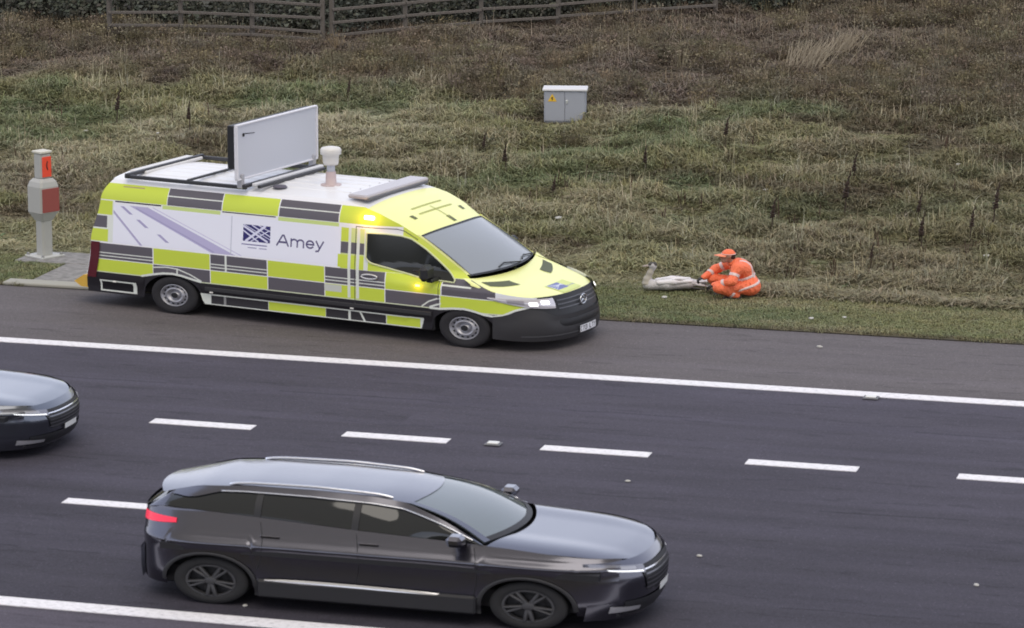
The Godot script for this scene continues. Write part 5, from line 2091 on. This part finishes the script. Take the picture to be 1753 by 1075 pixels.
		part(t, "glove", b.mesh(0.0055), mat(0.035, 0.03, 0.03, 0.8))
	# cap with a long peak
	s = Shape.new()
	var hc: Vector3 = J.head
	s.grid(24, 10, func(u, w): 
		var a = TAU * u
		var h: float = w * PI / 2
		return hc + Vector3(-0.012 + cos(a) * 0.112 * cos(h), 0.045 + 0.098 * sin(h), sin(a) * 0.104 * cos(h)))
	part(t, "cap", s.squash(SQ), orange)
	s = Shape.new()
	for lay in [0.0, -0.008]:
		s.grid(12, 6, func(u, w): 
			var a := lerpf(-1.15, 1.15, u)
			var k := lerpf(0.92, 1.0, w)
			return hc + Vector3(-0.012 + cos(a) * (0.112 + 0.12 * w * cos(a * 0.8)), 0.05 + lay - 0.012 * w - 0.03 * w * a * a * 0.5, sin(a) * 0.104 * k))
	part(t, "cap_peak", s.squash(SQ), mat(0.95, 0.3, 0.16, 0.6))
	s = Shape.new()
	var cb := []
	for k in 25:
		var a := TAU * k / 24
		cb.append(hc + Vector3(-0.012 + cos(a) * 0.113, 0.058, sin(a) * 0.105))
	s.tube(cb, 0.007, 6, false)
	part(t, "cap_band", s.squash(SQ), silver)


# ---------------------------------------------------------------- the young swan
func build_swan() -> void:
	var t := thing("cygnet", "pale grey young swan lying on the grass with its neck upright", "swan", Vector3(-10.34, 0.03, -5.56), deg_to_rad(200))
	t.scale = Vector3(1.04, 1.12, 1.15)
	var plume := mat(0.78, 0.75, 0.76, 0.85)
	plume.albedo_texture = nt_grey(0.72, 1.0)
	plume.uv1_triplanar = true
	plume.uv1_scale = Vector3(3, 7, 7)
	var neckc := mat(0.46, 0.425, 0.37, 0.85)
	var b := Flesh.new()
	b.squash = SQ
	b.k = 0.05
	b.add(Vector3(0.64, 0.09, 0), Vector3(0.42, 0.105, 0), 0.085, 0.10)
	b.add(Vector3(0.42, 0.10, -0.04), Vector3(0.12, 0.105, -0.03), 0.085, 0.075)
	b.add(Vector3(0.42, 0.10, 0.04), Vector3(0.12, 0.105, 0.03), 0.085, 0.075)
	b.add(Vector3(0.12, 0.11, 0), Vector3(-0.08, 0.13, 0), 0.075, 0.03)
	b.add(Vector3(0.66, 0.10, 0), Vector3(0.675, 0.19, 0), 0.07, 0.042)
	b.add(Vector3(0.675, 0.19, 0), Vector3(0.64, 0.31, 0), 0.04, 0.03)
	b.add(Vector3(0.64, 0.31, 0), Vector3(0.60, 0.40, 0), 0.03, 0.028)
	b.add(Vector3(0.60, 0.40, 0), Vector3(0.605, 0.445, 0), 0.03, 0.034)
	b.add(Vector3(0.60, 0.445, 0), Vector3(0.64, 0.44, 0), 0.038, 0.026)
	part(t, "body", b.mesh(0.011), plume)
	# browner neck
	b = Flesh.new()
	b.squash = SQ
	b.k = 0.03
	b.add(Vector3(0.675, 0.13, 0), Vector3(0.678, 0.19, 0), 0.078, 0.052)
	b.add(Vector3(0.678, 0.19, 0), Vector3(0.64, 0.31, 0), 0.049, 0.038)
	b.add(Vector3(0.64, 0.31, 0), Vector3(0.60, 0.42, 0), 0.038, 0.037)
	part(t, "neck", b.mesh(0.009), neckc)
	# browner crown and nape
	b = Flesh.new()
	b.squash = SQ
	b.k = 0.02
	b.add(Vector3(0.592, 0.452, 0), Vector3(0.632, 0.452, 0), 0.046, 0.038)
	b.add(Vector3(0.592, 0.40, 0), Vector3(0.592, 0.44, 0), 0.03, 0.034)
	part(t, "crown", b.mesh(0.008), mat(0.07, 0.065, 0.06, 0.85))
	b = Flesh.new()
	b.squash = SQ
	b.k = 0.01
	b.add(Vector3(0.652, 0.438, 0), Vector3(0.735, 0.425, 0), 0.021, 0.011)
	b.add(Vector3(0.66, 0.43, 0), Vector3(0.733, 0.42, 0), 0.018, 0.013)
	part(t, "bill", b.mesh(0.006), mat(0.40, 0.34, 0.30, 0.5))
	for q in [-1.0, 1.0]:
		b = Flesh.new()
		b.squash = SQ
		b.k = 0.004
		b.add(Vector3(0.632, 0.45, 0.029 * q), Vector3(0.633, 0.45, 0.029 * q), 0.006, 0.006)
		part(t, "eye", b.mesh(0.003), mat(0.01, 0.01, 0.01, 0.2))
		# folded wing: a smooth shoulder with long overlapping feathers behind
		b = Flesh.new()
		b.squash = SQ
		b.k = 0.03
		b.add(Vector3(0.53, 0.15, 0.075 * q), Vector3(0.34, 0.165, 0.09 * q), 0.04, 0.05)
		b.add(Vector3(0.34, 0.165, 0.09 * q), Vector3(0.1, 0.165, 0.075 * q), 0.05, 0.03)
		var w := part(t, "wing", b.mesh(0.010), mat(0.8, 0.77, 0.79, 0.85))
		for k in 9:
			var s := Shape.new()
			var a := Vector3(0.36 - 0.028 * k, 0.205 - 0.011 * k, (0.115 - 0.004 * k) * q)
			var e := a + Vector3(-0.25 - 0.012 * k, -0.02 - 0.006 * k, -0.045 * q)
			s.tube([a, a.lerp(e, 0.4) + Vector3(0, 0.006, 0.006 * q), e], [0.012, 0.019, 0.004], 6)
			part(w, "feather", s.squash(SQ), mat(0.62, 0.60, 0.61, 0.85) if k % 3 else mat(0.40, 0.37, 0.37, 0.85))
	# tail feathers
	for k in 5:
		var s := Shape.new()
		var a := Vector3(-0.02, 0.14, (k - 2) * 0.018)
		s.tube([a, a + Vector3(-0.1, 0.012, (k - 2) * 0.014), a + Vector3(-0.18, 0.008, (k - 2) * 0.03)], [0.014, 0.018, 0.005], 6)
		part(t, "tail_feather", s.squash(SQ), plume)
	# legs drawn out behind
	for q in [-1.0, 1.0]:
		var s := Shape.new()
		s.tube([Vector3(0.1, 0.06, 0.07 * q), Vector3(-0.02, 0.035, 0.09 * q), Vector3(-0.12, 0.03, 0.08 * q)], [0.02, 0.013, 0.011], 7)
		for k in 3:
			s.tube([Vector3(-0.12, 0.03, 0.08 * q), Vector3(-0.2, 0.02, (0.08 + (k - 1) * 0.035) * q)], [0.009, 0.005], 5)
		part(t, "leg", s.squash(SQ), mat(0.07, 0.065, 0.065, 0.6))
